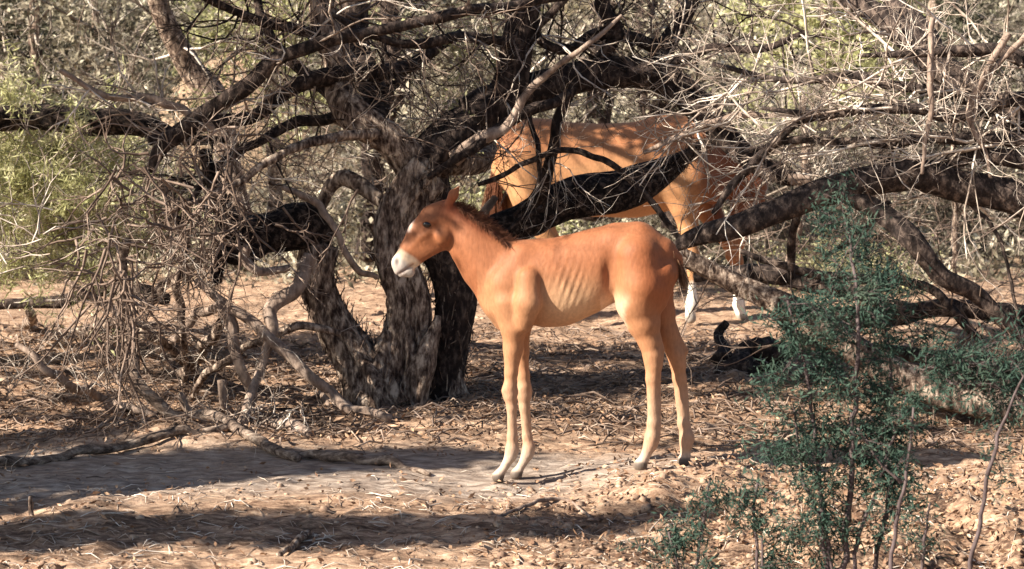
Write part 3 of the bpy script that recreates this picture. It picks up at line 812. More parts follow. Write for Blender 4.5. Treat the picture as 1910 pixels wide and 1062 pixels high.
# canopy limbs above the frame (they carry the dappled shade)
L_('can1', [(590, -60, D+.2, 24), (500, -180, D-.2, 18), (380, -260, D-.6, 12)], DK, sides=8)
L_('can2', [(985, -30, D+.2, 26), (1100, -180, D+.8, 18), (1250, -300, D+1.4, 12)], DK, sides=8)
def twig_set(keys, n, ln, r, gens, mat, name, parent, rng, spread=(1, .6, 1), bias=(0, 0, 0), steps=6, wig=.22, grav=0., src=None):
    for k in keys:                                   # the twigs of each limb are a mesh of their own
        q = (src or LM)[k]; pts = sample_poly(q[:, :3], max(2, n//len(keys)), rng, .1)
        d = rng.normal(0, 1, pts.shape)*np.array(spread)+np.array(bias)
        s_ = Segs(); grow(s_, rng, pts, d, ln*rng.uniform(.5, 1.3, len(pts)), r, gens, steps=steps, wig=wig, grav=grav)
        s_.build(name, mat, parent)
rng = np.random.default_rng(21)
twig_set(['f1', 'f2', 'f3', 'f4', 'f5', 'f6', 'f7'], 84, .5, .007, [(4, .55, .65, .6), (3, .5, .7, .6)], DK, 'twigs', tree, rng)
twig_set(['f1', 'f3', 'f4', 'f6', 'f8'], 40, .45, .007, [(4, .55, .65, .6), (2, .5, .7, .6)], M['twig'], 'pale_twigs', tree, rng)
twig_set(['up', 'upr', 'over', 'over2', 'mid2', 'arc', 'arc2'], 90, .55, .006, [(4, .55, .6, .5), (3, .5, .6, .6)], M['twig_brown'], 'twigs', tree, rng)
twig_set(['arc', 'arc2', 'long', 'arch'], 60, .40, .004, [(4, .55, .6, .5), (3, .5, .65, .6)], M['twig'], 'pale_twigs', tree, rng, bias=(-.3, 0, -.6))
twig_set(['over', 'over2', 'pale', 'vee'], 42, .5, .0045, [(4, .55, .6, .5), (3, .5, .65, .6)], M['twig'], 'pale_twigs', tree, rng, bias=(.6, -.2, .1))
twig_set(['black'], 1500, .07, .0022, [], M['bark'], 'bark_shag', tree, rng, steps=3)
twig_set(['arch', 'arch2'], 500, .06, .0022, [], M['bark'], 'bark_shag', tree, rng, steps=3)
# crown above the frame
sg = Segs()
cp = np.vstack([sample_poly(LM[k][-3:, :3], 14, rng) for k in ('can1', 'can2', 'up', 'upr', 'mid2')])
grow(sg, rng, cp, rng.normal(0, 1, cp.shape)+np.array([0, 0, .9]), .9, .008, [(4, .6, .6, .5), (4, .5, .6, .6)], steps=5)
sg.build('crown', M['twig_brown'], tree)

# ------------------------------------------------------------------ tree at the right (trunk outside the frame)
RT = G(2130, 800); DR = 9.0
rt = empty('mesquite_tree', (RT[0], RT[1], 0), 'mesquite tree whose long dark boughs sweep in from the right edge', 'tree')
RM = {}
def R_(key, lst, mat=None, d=None, sides=12, **k):
    RM[key] = limb_obj('limb', rt, lst, mat or M['bark_right'], d, sides, seed=len(RM)+60, **k)
V_, F_ = tube(pxpoly([(2150, 860, 80), (2140, 700, 66), (2120, 520, 60), (2100, 380, 52), (2120, 200, 44), (2130, 0, 34)], DR), 20, .2, seed=50)
mesh_np('trunk', V_, F_, M['bark_dark'], rt)
R_('r1', [(2110, 420, DR, 48), (1910, 362, DR, 33), (1780, 340, DR, 30), (1680, 335, DR, 29), (1560, 352, DR+.05, 27), (1460, 382, DR+.1, 25), (1380, 412, DR+.15, 24), (1300, 445, DR+.25, 18), (1250, 470, DR+.3, 8)], sides=16)
R_('r1b', [(1560, 355, DR+.05, 15), (1640, 385, DR, 18), (1705, 440, DR-.1, 20), (1762, 505, DR-.1, 17), (1830, 560, DR-.05, 15), (1900, 620, DR, 13), (1990, 690, DR, 12)], sides=14)
R_('r3', [(1255, 475, DR+.7, 15), (1340, 515, DR+.7, 20), (1440, 560, DR+.6, 24), (1540, 620, DR+.5, 26), (1640, 690, DR+.4, 28), (1780, 740, DR+.3, 30), (1950, 770, DR+.2, 34), (2130, 790, DR, 40)], M['bark'], sides=16)
R_('r4', [(1440, 580, DR+1.0, 16), (1540, 588, DR+1.0, 20), (1660, 592, DR+.9, 18), (1800, 578, DR+.7, 17), (1950, 590, DR+.5, 20), (2110, 620, DR, 24)], sides=12)
R_('r4b', [(1300, 520, DR+1.3, 12), (1420, 515, DR+1.2, 18), (1520, 530, DR+1.1, 16), (1640, 560, DR+1.0, 14), (1740, 580, DR+.8, 12)], sides=10)
R_('r5', [(1540, -40, DR+.6, 13), (1620, 25, DR+.5, 18), (1690, 75, DR+.4, 24), (1760, 130, DR+.3, 27), (1850, 190, DR+.2, 28), (1960, 240, DR+.1, 32), (2110, 320, DR, 40)], sides=14)
R_('r6', [(1620, -60, DR+.9, 13), (1670, 10, DR+.7, 17), (1720, 70, DR+.5, 22), (1760, 125, DR+.3, 20)], sides=12)
R_('r7', [(1600, 105, DR, 4), (1700, 98, DR, 8), (1800, 92, DR, 11), (1910, 110, DR, 15), (2110, 180, DR, 20)], sides=10)
R_('r8', [(1380, 285, DR+.3, 4), (1500, 262, DR+.2, 8), (1640, 268, DR+.1, 10), (1760, 255, DR, 11), (1910, 262, DR, 14), (2110, 300, DR, 18)], sides=10)
R_('r9', [(1420, 200, DR+.2, 4), (1540, 215, DR+.1, 7), (1660, 200, DR, 9), (1780, 215, DR, 12), (1910, 190, DR, 14), (2115, 240, DR, 20)], sides=10)
R_('r10', [(1330, 120, DR+.6, 4), (1450, 150, DR+.5, 6), (1600, 140, DR+.4, 9), (1700, 165, DR+.3, 10), (1850, 170, DR+.2, 14)], sides=10)
R_('r11', [(1740, 35, DR-.2, 5), (1733, 120, DR-.2, 6), (1735, 200, DR-.2, 5), (1725, 270, DR-.2, 4), (1720, 325, DR-.2, 3)], M['deadwood'], sides=7)
R_('r12', [(1880, 60, DR-.1, 7), (1840, 130, DR-.1, 6), (1812, 190, DR-.1, 6), (1815, 240, DR-.1, 5), (1838, 285, DR-.1, 4), (1848, 330, DR-.1, 3)], M['deadwood'], sides=7)
R_('r13', [(1812, 235, DR-.1, 4), (1830, 170, DR-.1, 4), (1862, 120, DR-.1, 5), (1920, 60, DR-.1, 6)], M['deadwood'], sides=7)
R_('r14', [(1780, 360, DR, 4), (1850, 420, DR, 4), (1880, 500, DR, 3), (1900, 600, DR, 3)], sides=6)
R_('r16', [(1425, 560, DR+1.1, 5), (1470, 605, DR+1.0, 9), (1520, 640, DR+.9, 12), (1700, 660, DR+.7, 13), (1850, 700, DR+.5, 15), (1990, 720, DR+.4, 18)], sides=10)
R_('r17', [(1380, 470, DR+.9, 5), (1480, 500, DR+.8, 8), (1600, 520, DR+.7, 10), (1720, 530, DR+.6, 9), (1800, 600, DR+.5, 8), (1850, 680, DR+.4, 6)], sides=8)
R_('r18', [(1330, 400, DR+.2, 5), (1380, 330, DR+.2, 8), (1440, 270, DR+.2, 9), (1500, 225, DR+.2, 7), (1560, 215, DR+.2, 4)], sides=8)
R_('r19', [(1640, 300, DR+.1, 8), (1720, 315, DR+.1, 12), (1800, 290, DR+.05, 15), (1900, 300, DR, 18), (2100, 350, DR, 26)], sides=10)
R_('r20', [(1540, 480, DR+.6, 4), (1600, 440, DR+.5, 6), (1660, 380, DR+.3, 7)], sides=8)
R_('r15', [(1500, 370, DR+.4, 9), (1480, 440, DR+.5, 8), (1475, 520, DR+.6, 7)], sides=8)
rng = np.random.default_rng(31)
def tr(*a, **k): twig_set(*a, src=RM, **k)
tr(['r5', 'r7', 'r8', 'r9', 'r10'], 85, .42, .0055, [(4, .6, .65, .55), (2, .5, .7, .6)], M['twig'], 'pale_twigs', rt, rng, bias=(-.7, -.1, 0.), wig=.28)
tr(['r5', 'r7', 'r8', 'r9', 'r10'], 40, .75, .0085, [(4, .5, .6, .6), (2, .5, .7, .7)], M['twig'], 'pale_twigs', rt, rng, bias=(-1.2, -.2, -.1), wig=.2)
tr(['r10', 'r9', 'r8'], 16, .8, .009, [(5, .5, .6, .7), (2, .5, .7, .7)], M['twig'], 'pale_twigs', rt, rng, bias=(-2.0, -.1, .1), wig=.2)
twig_set(['over', 'over2', 'arc', 'upr'], 26, .65, .0085, [(4, .5, .6, .6), (2, .5, .7, .7)], M['twig'], 'pale_twigs', tree, rng, bias=(.8, -.5, .1), wig=.22)
tr(['r1', 'r11', 'r12', 'r8'], 34, .32, .0032, [(3, .55, .65, .55), (3, .5, .7, .6)], M['twig'], 'pale_twigs', rt, rng, bias=(-.3, -.1, .1))
tr(['r16', 'r17', 'r3', 'r4', 'r4b'], 50, .45, .006, [(4, .6, .65, .6), (2, .5, .7, .6)], M['twig_brown'], 'twigs', rt, rng, bias=(-.6, 0, .1))
tr(['r1', 'r1b', 'r5', 'r3', 'r4'], 50, .42, .004, [(4, .55, .6, .5), (3, .5, .65, .6)], M['twig_brown'], 'twigs', rt, rng, bias=(-.2, 0, -.3))

# ------------------------------------------------------------------ tree left of the frame, its bough and the shade it throws
LT = G(-330, 700)
lt = empty('mesquite_tree', (LT[0], LT[1], 0), 'mesquite tree whose black horizontal bough enters at the left edge', 'tree')
V_, F_ = tube(pxpoly([(-330, 760, 70), (-320, 600, 58), (-310, 400, 52), (-340, 200, 44), (-330, 0, 36)], LT[1]), 20, .2, seed=51)
mesh_np('trunk', V_, F_, M['bark_dark'], lt)
LL = {}
dl = LT[1]
for kk, lst in dict(a=[(-310, 260, dl, 34), (-100, 225, dl+.2, 26), (60, 212, dl+.3, 23), (180, 222, dl+.3, 23), (270, 243, dl+.3, 20), (340, 262, dl+.3, 12), (420, 262, dl+.3, 6)],
              b=[(-320, 60, dl, 28), (-100, -40, dl, 18), (140, -60, dl, 10)]).items():
    LL[kk] = limb_obj('limb', lt, lst, M['bark_shaded'] if kk == 'a' else M['bark_dark'], sides=14, seed=71)
twig_set(['a'], 26, .45, .0045, [(4, .6, .65, .55), (4, .5, .7, .6)], M['twig'], 'pale_twigs', lt, rng, src=LL, bias=(.2, -.1, -.2))
twig_set(['b'], 8, .6, .006, [(3, .6, .65, .55), (3, .5, .7, .6)], M['twig_brown'], 'crown', lt, rng, src=LL)

# leaning sunlit trunk in the left background and others like it
def bg_tree(lst, label, group=None, mat='bark', n=16, tl=1.0, leaf=None, d=None, lm=None):
    q = pxpoly(lst, d)
    base = q[0]; o = empty('mesquite_tree', (base[0], base[1], base[2]), label, 'tree', group)
    V_, F_ = tube(q, 12, .2, seed=int(abs(lst[0][0])) % 50, wob=.6); mesh_np('trunk', V_, F_, M[mat], o)
    rg = np.random.default_rng(int(abs(lst[0][0])+7))
    s_ = Segs(); pts = sample_poly(q[:, :3], n, rg, .35)
    grow(s_, rg, pts, rg.normal(0, 1, pts.shape)+np.array([0, 0, .3]), tl*rg.uniform(.5, 1.2, n), .012, [(4, .6, .55, .5), (4, .55, .6, .6)], steps=6)
    s_.build('crown', M['twig_bg'], o)
    if leaf:
        p0 = s_.cat()[1]; p0 = p0[rg.integers(0, len(p0), leaf)]
        V_, F_ = leaves_mesh(p0+rg.normal(0, .03, p0.shape), rg, .07, .03)
        mesh_np('leaves', V_, F_, M[lm or 'leaf_olive'], o)
    return o
bg_tree([(455, 430, 13.5, 20), (430, 300, 13.5, 22), (400, 190, 13.5, 25), (350, 110, 13.4, 22), (310, 30, 13.3, 19), (280, -80, 13.2, 15)], 'thin sunlit tree trunk leaning left, behind the black left bough')
bg_tree([(70, 330, 16, 10), (68, 200, 16, 9), (66, 80, 16, 9), (60, -60, 16, 8)], 'thin pale upright tree stem near the top left corner', leaf=2500)
bg_tree([(178, 380, 17, 8), (182, 200, 17, 8), (176, 80, 17, 7), (180, -60, 17, 7)], 'slender grey upright tree stem right of the top left corner', leaf=2500)
bg_tree([(700, 480, 14.5, 24), (700, 300, 14.5, 20), (735, 160, 14.5, 18), (730, -60, 14.5, 15)], 'dim straight tree trunk behind the left limb of the big tree', mat='bark_dark', leaf=2500)
bg_tree([(1120, 420, 15.5, 26), (1110, 250, 15.5, 24), (1115, 80, 15.5, 26), (1140, -60, 15.5, 24)], 'dark upright trunk in the top middle behind the horse', mat='bark_dark', leaf=3500)
bg_tree([(1280, 420, 16.5, 30), (1240, 260, 16.5, 26), (1215, 150, 16.5, 22), (1210, -60, 16.5, 18)], 'dark trunk rising behind the rump and withers of the large horse', mat='bark_dark', leaf=3000)
bg_tree([(1470, 520, 14.5, 9), (1480, 440, 14.5, 9), (1505, 330, 14.5, 8), (1500, 180, 14.5, 7)], 'thin dark sapling under the long right bough')
bg_tree([(1780, 500, 14.0, 5), (1782, 420, 14.0, 5), (1778, 330, 14.0, 4), (1785, 200, 14, 4)], 'very thin bare sapling under the right bough')
bg_tree([(1530, 420, 19, 14), (1545, 200, 19, 12), (1540, 60, 19, 12), (1560, -80, 19, 10)], 'yellow green leafy tree in the top right thicket', leaf=12000, lm='leaf_yellow', n=26, tl=1.1)
bg_tree([(1780, 420, 21, 14), (1745, 200, 21, 12), (1740, 60, 21, 12), (1760, -80, 21, 10)], 'green leafy tree beyond the top right limbs', leaf=5000, lm='leaf_dark', n=26, tl=1.2)
bg_tree([(20, 420, 18, 16), (10, 200, 18, 14), (-10, 60, 18, 12), (0, -80, 18, 10)], 'dark green leafy tree at the top left edge', leaf=7000, lm='leaf_dark', n=30, tl=1.2)
bg_tree([(520, 420, 19, 14), (500, 200, 19, 12), (505, 60, 19, 12), (490, -80, 19, 10)], 'yellowish leafy tree behind the arching upper left branches', leaf=5000, lm='leaf_yellow', n=22, tl=1.0)

# ------------------------------------------------------------------ dead wood
def log(lst, label, name='fallen_branch', mat='deadwood', cat='branch', group=None, sides=10, twn=0, rough=.16, tl=.2, snap=True):
    q = []
    for (px_, py_, r_, hgt) in lst:      # hgt: None -> lies on the ground there, otherwise depth
        if hgt is None:
            g = G(px_, py_+r_*.7); rr_ = r_/pm(g[1]); z = float(height(np.array([g[0]]), np.array([g[1]]))[0])+rr_*.75
            q.append([g[0], g[1], z, rr_])
        else:
            q.append([*P(px_, py_, hgt), r_/pm(hgt)])
    q = np.array(q); b = q[0]
    V_, F_ = tube(q, sides, rough, seed=int(abs(lst[0][0]+lst[0][1])) % 90, wob=.9)
    if not twn:
        o = mesh_np(name, V_, F_, M[mat]);
        c = V_.mean(0); o.data.transform(__import__('mathutils').Matrix.Translation((-c[0], -c[1], -c[2]))); o.location = c
        return tag(o, label, cat, group), q
    o = empty(name, b[:3], label, cat, group)
    mesh_np('stem', V_, F_, M[mat], o)
    rg = np.random.default_rng(int(lst[0][0]+99)); pts = sample_poly(q[:, :3], twn, rg)
    s_ = Segs(); grow(s_, rg, pts, rg.normal(0, 1, pts.shape), tl, .003, [(3, .6, .65, .6)], steps=5, wig=.3)
    s_.build('twigs', M['twig'], o)
    return o, q
log([(370, 522, 7, 9.5), (425, 572, 9, 9.4), (480, 608, 10, 9.35), (560, 678, 10, 9.3), (650, 756, 9, 9.3), (735, 790, 8, None)], 'long pale grey branch slanting down to the foot of the big tree', twn=10)
log([(408, 560, 9, 9.4), (428, 620, 11, 9.4), (450, 690, 10, 9.35), (470, 740, 9, 9.35), (458, 800, 10, None)], 'pale upright forked stick propping the slanting grey branch', name='dead_stick', cat='stick', twn=5)
log([(575, 475, 13, 9.5), (545, 525, 14, 9.45), (510, 565, 14, 9.4), (503, 620, 10, 9.35), (478, 690, 9, 9.3), (452, 795, 8, None)], 'crooked dead stem dropping from under the black arching limb', name='dead_stick', cat='stick', twn=6)
log([(405, 575, 9, 9.5), (370, 590, 9, 9.7), (330, 635, 7, 9.9), (290, 665, 5, None)], 'short dead branch angling left from the top of the forked stick', twn=4)
log([(420, 600, 8, 9.6), (385, 650, 11, 9.8), (345, 695, 10, None)], 'dark brown dead branch leaning left, beneath the short angled one', mat='bark', twn=3)
log([(232, 440, 8, 9.0), (232, 560, 11, 9.0), (238, 640, 12, 9.0), (262, 700, 11, 8.95), (312, 765, 11, 8.9), (390, 812, 11, None), (480, 838, 10, None), (560, 856, 9, None)], 'curved dead stem coming down at the left and bending along the ground', mat='bark_log', twn=14, tl=.25)
log([(545, 851, 9, None), (660, 862, 9, None), (730, 868, 9, None), (800, 884, 4, None)], 'tapering light brown branch half buried in the dusty track', cat='branch', mat='bark_log')
log([(56, 590, 9, 11.9), (64, 612, 9, None), (130, 622, 11, None), (220, 612, 12, None), (300, 606, 8, None)], 'low dark log with upturned end at the far left', name='fallen_log', cat='log', mat='bark')
log([(330, 740, 8, 9.1), (360, 770, 7, 9.1), (385, 795, 6, None)], 'short stub of dead wood leaning on the curved stem')
log([(418, 705, 9, 9.3), (420, 750, 7, 9.3), (430, 780, 6, None)], 'pale broken stub standing beside the forked stick', name='dead_stick', cat='stick')
log([(600, 735, 9, None), (640, 745, 14, None), (655, 765, 10, None)], 'pale chunk of wood against the left foot of the big tree', name='wood_chunk', cat='wood')
log([(690, 752, 8, None), (730, 760, 10, None)], 'small pale wood piece in front of the big trunk', name='wood_chunk', cat='wood')
log([(505, 790, 10, None), (545, 800, 14, None), (575, 812, 9, None)], 'pale curled wood piece lying in front of the sticks', name='wood_chunk', cat='wood')
log([(-40, 872, 8, None), (60, 862, 10, None), (150, 850, 9, None), (240, 838, 10, None), (330, 830, 9, None), (420, 824, 8, None)], 'long low shaded branch lying along the far edge of the track', cat='branch', mat='bark_log', twn=14, tl=.2)
log([(1358, 598, 6, 10.9), (1340, 622, 9, 10.9), (1350, 655, 12, 10.8), (1338, 690, 22, None)], 'dark upright snag beside the far log on the right', name='stump', cat='stump', mat='bark_dark', rough=.4, twn=4)
log([(1328, 702, 12, None), (1365, 690, 28, None), (1400, 672, 22, None), (1440, 684, 30, None), (1480, 655, 12, 10.8), (1500, 635, 4, 10.8)], 'thick dark rotting log on the ground right of the foal', name='fallen_log', cat='log', mat='bark_dark', sides=18, rough=.45, twn=8)
log([(320, 560, 12, 12.2), (200, 545, 14, 12.4), (60, 560, 10, 12.6), (-60, 575, 9, 12.6)], 'dark fallen branch crossing behind the left twigs', mat='bark_dark', twn=10, tl=.35)
log([(520, 1028, 5, None), (560, 1000, 7, None), (575, 985, 5, None)], 'short dark stick on the shaded foreground', name='dead_stick', cat='stick', mat='bark')
log([(62, 995, 4, 7.2), (60, 960, 5, 7.2), (57, 925, 3, 7.2)], 'small upright twig in the left foreground', name='dead_stick', cat='stick', mat='bark')
log([(930, 1050-90, 3, None), (1040, 985-60, 4, None), (1100, 948, 3, None)], 'thin pale curved stick in front of the foal hooves', name='dead_stick', cat='stick')
log([(120, 520, 5, 10.2), (210, 580, 8, 10.1), (300, 640, 9, 10.0), (380, 700, 8, None)], 'grey brown dead branch sloping down behind the drooping twig bundle', mat='bark', twn=10, tl=.3)
log([(500, 400, 6, 9.8), (420, 450, 9, 9.8), (330, 520, 10, 9.8), (250, 580, 9, 9.9), (150, 640, 7, None)], 'dark dead branch slanting from the black arch down to the left ground', mat='bark', twn=14, tl=.3)
log([(640, 620, 6, 9.5), (560, 610, 8, 9.5), (480, 640, 8, 9.5), (400, 690, 7, 9.6), (350, 740, 5, None)], 'low dead branch reaching left from the leaning trunk', mat='bark', twn=8, tl=.22)
log([(30, 640, 5, 9.6), (110, 700, 8, 9.6), (190, 740, 8, None), (290, 770, 6, None)], 'broken grey branch lying on the litter at the far left', twn=6)
log([(300, 330, 6, 9.6), (330, 400, 9, 9.6), (345, 480, 9, 9.6), (330, 560, 8, 9.6), (350, 650, 7, 9.7), (340, 710, 6, None)], 'dark crooked dead stem hanging through the middle of the left twigs', mat='bark', twn=16, tl=.3)
log([(470, 460, 9, 9.3), (455, 490, 10, 9.3), (490, 512, 8, 9.3), (540, 500, 6, 9.4)], 'pale twisted branch end caught under the black arch', twn=4)
log([(530, 350, 5, 9.6), (600, 395, 7, 9.6), (635, 440, 6, 9.6), (660, 490, 6, 9.6), (700, 520, 5, 9.7)], 'thin pale branch hanging across the gap left of the main trunk', twn=5)
log([(870, 470, 7, 10.6), (905, 405, 8, 10.6), (925, 370, 6, 10.6)], 'pale broken stick behind the foal neck', name='dead_stick', cat='stick')

# ------------------------------------------------------------------ brush
rng = np.random.default_rng(41)
def brush(name, label, cat, cpx, cpy, spx, spy, d, sd, n, ln, r, gens, mat, bias=(0, 0, 0), spread=(1, .6, 1), wig=.25, grav=0., leafn=0, leafm=None, ll=.03, lw=.012, kind=None, group=None, k=3, hang=0):
    base = P(cpx, cpy+spy, d)
    o = empty(name, (base[0], base[1], 0), label, cat, group)
    pts = np.array([P(cpx+rng.normal(0, spx*.5), cpy+rng.normal(0, spy*.5), d+rng.normal(0, sd)) for _ in range(n)])
    s_ = Segs(); grow(s_, rng, pts, rng.normal(0, 1, pts.shape)*np.array(spread)+np.array(bias), ln*rng.uniform(.5, 1.4, n), r, gens, steps=6, wig=wig, grav=grav)
    s_.build('twigs', M[mat], o)
    if leafn:
        p0 = s_.cat()[1]; p0 = p0[rng.integers(0, len(p0), leafn)]
        V_, F_ = leaves_mesh(p0+rng.normal(0, .015, p0.shape), rng, ll, lw, hang)
        mesh_np('foliage', V_, F_, M[leafm], o)
    return o
brush('dead_brush', 'tangled mass of hanging pale dead twigs left of the big tree', 'brush', 330, 370, 190, 110, 9.3, .35, 85, .38, .008, [(3, .6, .7, .5), (2, .55, .7, .5)], 'twig_brown', bias=(-.2, 0, -.9))
brush('dead_brush', 'narrow bundle of drooping whitish twigs above the curved dead stem', 'brush', 225, 520, 70, 130, 8.9, .2, 46, .40, .0085, [(3, .6, .7, .35), (1, .6, .7, .4)], 'twig_brown', bias=(0, 0, -1.6))
brush('dead_brush', 'bare brown brush between the black arch and main trunk', 'brush', 560, 340, 110, 90, 10.8, .3, 45, .35, .004, [(3, .6, .7, .5), (3, .55, .7, .5)], 'twig_brown')
brush('dead_brush', 'low dry brush on the ground at the far left', 'brush', 110, 690, 190, 70, 10.0, .5, 40, .22, .003, [(3, .6, .7, .5)], 'twig', bias=(0, 0, .3))
brush('dead_brush', 'pale sunlit twigs in front of the left edge', 'brush', 50, 450, 90, 70, 8.6, .3, 20, .5, .004, [(4, .6, .7, .45), (2, .5, .7, .5)], 'twig', bias=(-.8, 0, .1), spread=(1, .3, .5))
brush('dead_brush', 'tangle of dead wood splinters around the sticks foot', 'brush', 470, 780, 110, 24, 9.0, .15, 50, .16, .004, [(3, .6, .7, .6)], 'twig')
brush('dead_brush', 'fine dark brush behind the long right bough', 'brush', 1650, 450, 220, 60, 12.5, .5, 60, .5, .004, [(4, .6, .7, .5), (3, .5, .7, .5)], 'twig_brown', bias=(0, 0, .4))
brush('dead_brush', 'pale dense twigs around the centre of the big tree', 'brush', 850, 270, 110, 60, 10.6, .3, 60, .3, .004, [(3, .6, .7, .5), (3, .5, .7, .5)], 'twig_brown')
# yellow green bush at the left
brush('green_bush', 'bright yellow green feathery bush at the left edge', 'bush', 80, 385, 150, 80, 11.4, .3, 100, .42, .005, [(4, .6, .7, .4), (4, .5, .7, .4)], 'twig', bias=(.3, 0, .5), leafn=26000, leafm='leaf_yellow', ll=.06, lw=.009, hang=.3)
brush('green_bush', 'small pale green sprig in front of the dark upper trunk', 'bush', 880, 120, 50, 40, 10.2, .2, 14, .3, .003, [(4, .6, .7, .5), (3, .5, .7, .5)], 'twig', leafn=900, leafm='leaf_yellow', ll=.03, lw=.01)

# ------------------------------------------------------------------ foreground green shrubs (right)
def shrub(label, stems, leafn, rl, name='green_shrub', twn=10, tl=.16, leafm='leaf_teal', ll=.027, lw=.0055, seed=1, t0=.25):
    rg = np.random.default_rng(seed)
    b = pxpoly([stems[0][0]])[0]
    o = empty(name, (b[0], b[1], 0), label, 'shrub')
    allp = []
    for st in stems:
        s_ = Segs(); q = pxpoly(st)
        V_, F_ = tube(q, 7, .08, seed=seed, wob=1.0, step=.03); mesh_np('stem', V_, F_, M['stem'], o)
        n_ = max(3, int(twn*len(st)/3)); pts = sample_poly(q[:, :3], n_, rg, t0)
        grow(s_, rg, pts, rg.normal(0, 1, pts.shape)*np.array([1, .8, .8])+np.array([0, 0, .6]), tl*rg.uniform(.5, 1.3, n_), .0022, [(4, .6, .7, .55)], steps=5, wig=.25)
        s_.build('twigs', M['stem'], o); allp.append(s_.cat()[1])
    p0 = np.concatenate(allp); p0 = p0[rg.integers(0, len(p0), leafn)]
    V_, F_ = leaves_mesh(p0+rg.normal(0, rl, p0.shape), rg, ll, lw)
    mesh_np('foliage', V_, F_, M[leafm], o)
    return o
d1 = 6.0
shrub('tall dark green shrub in the right foreground', [
  [(1570, 1150, d1, 6), (1580, 950, d1, 6), (1590, 800, d1, 5), (1600, 620, d1, 4), (1590, 480, d1+.05, 3), (1575, 400, d1+.1, 2)],
  [(1550, 1150, d1, 5), (1530, 960, d1, 5), (1520, 820, d1, 4), (1500, 680, d1, 3), (1470, 560, d1, 2)],
  [(1610, 1150, d1+.1, 5), (1650, 960, d1+.1, 4), (1660, 800, d1+.1, 4), (1660, 680, d1+.1, 3), (1640, 520, d1+.1, 2)],
  [(1560, 1150, d1, 4), (1540, 1000, d1, 4), (1500, 900, d1, 3), (1480, 760, d1, 2)],
  [(1590, 1150, d1, 4), (1600, 1000, d1, 4), (1640, 900, d1, 3), (1690, 740, d1, 2)]],
  15000, .020, twn=14, tl=.13, seed=3)
shrub('dark green shrub spray reaching in from the right edge', [
  [(2020, 1150, d1-.1, 6), (1990, 900, d1-.1, 5), (1920, 760, d1-.1, 4), (1850, 720, d1-.1, 3), (1770, 715, d1-.1, 2)],
  [(2030, 1150, d1-.1, 6), (2000, 850, d1-.1, 5), (1930, 700, d1-.1, 4), (1800, 680, d1-.1, 3), (1720, 690, d1-.1, 2)]],
  3000, .018, twn=13, tl=.12, seed=4, t0=.5)
shrub('small green shrub at the bottom edge below the hind hooves', [
  [(1290, 1150, d1+.05, 4), (1300, 1040, d1+.05, 3), (1315, 960, d1+.05, 3), (1325, 890, d1+.05, 2)],
  [(1270, 1150, d1+.05, 4), (1262, 1050, d1+.05, 3), (1245, 990, d1+.05, 2)]], 1500, .012, twn=10, tl=.09, seed=5)
shrub('thin green shrub between the small and tall green shrubs', [
  [(1410, 1150, d1, 4), (1412, 1040, d1, 3), (1405, 950, d1, 3), (1415, 900, d1, 2)],
  [(1440, 1150, d1, 4), (1425, 1080, d1, 3), (1420, 1000, d1, 2)]], 1300, .012, twn=10, tl=.08, seed=6)
shrub('thin bare reddish stem with a few leaves right of the tall shrub', [
  [(1655, 1150, d1-.2, 4), (1670, 1000, d1-.2, 4), (1690, 880, d1-.2, 3), (1705, 760, d1-.2, 2)],
  [(1685, 900, d1-.2, 3), (1640, 860, d1-.2, 2), (1600, 800, d1-.2, 2)]], 350, .01, twn=5, tl=.08, seed=7)
shrub('thin dark stem with leafy top near the right edge', [
  [(1790, 1150, d1-.3, 5), (1830, 960, d1-.3, 4), (1850, 860, d1-.3, 4), (1870, 790, d1-.3, 3), (1910, 700, d1-.3, 2)],
  [(1725, 1150, d1-.1, 3), (1722, 1030, d1-.1, 3), (1735, 940, d1-.1, 2)]], 500, .012, twn=5, tl=.1, seed=8)

# ------------------------------------------------------------------ background thicket
rng = np.random.default_rng(51)
def proto_bush(name, label, group, kind, seed, h=1.0):
    rg = np.random.default_rng(seed)
    o = empty(name, (0, 0, 0), label, 'bush', group)
    s_ = Segs(); n = 26
    pts = rg.normal(0, .10, (n, 3)); pts[:, 2] = 0
    grow(s_, rg, pts, rg.normal(0, .55, (n, 3))+np.array([0, 0, .9]), h*rg.uniform(.6, 1.2, n), .011, [(6, .6, .6, .6), (6, .5, .6, .7)], steps=6, wig=.24)
    s_.build('stems', M['twig_bg'], o)
    ln = dict(bare=1500, olive=6500, dark=8000, yellow=6000)[kind]
    p0 = s_.cat()[1]; p0 = p0[rg.integers(0, len(p0), ln)]
    V_, F_ = leaves_mesh(p0+rg.normal(0, .04, p0.shape), rg, .05, .022)
    mesh_np('foliage', V_, F_, M[dict(bare='leaf_olive', olive='leaf_olive', dark='leaf_dark', yellow='leaf_yellow')[kind]], o)
    return o
protos = {k: [] for k in ('bare', 'olive', 'dark', 'yellow')}
info = dict(bare=('grey_bush', 'leafless grey bush in the dense thicket behind', 'grey bushes of the thicket'),
            olive=('olive_bush', 'dry olive leaved bush in the dense thicket behind', 'olive bushes of the thicket'),
            dark=('green_bush', 'dark green leafy bush in the thicket behind', 'dark green bushes of the thicket'),
            yellow=('yellow_bush', 'yellow green bush in the thicket behind', 'yellow green bushes of the thicket'))
for k in protos:
    for s0 in ((1, 2) if k in ('bare', 'olive') else (1,)):
        protos[k].append(proto_bush(info[k][0], info[k][1], info[k][2], k, 100+s0*7+len(k), 1.0))
used = set()
def place(k, x, y, sc, rot):
    pr = protos[k][int(rng.integers(0, len(protos[k])))]
    o = pr if id(pr) not in used else copy_tree(pr)
    used.add(id(pr))
    z = float(height(np.array([x]), np.array([y]))[0])
    o.location = (x, y, z-.05); o.rotation_euler = (0, 0, rot); o.scale = (sc*1.25, sc*1.25, sc)
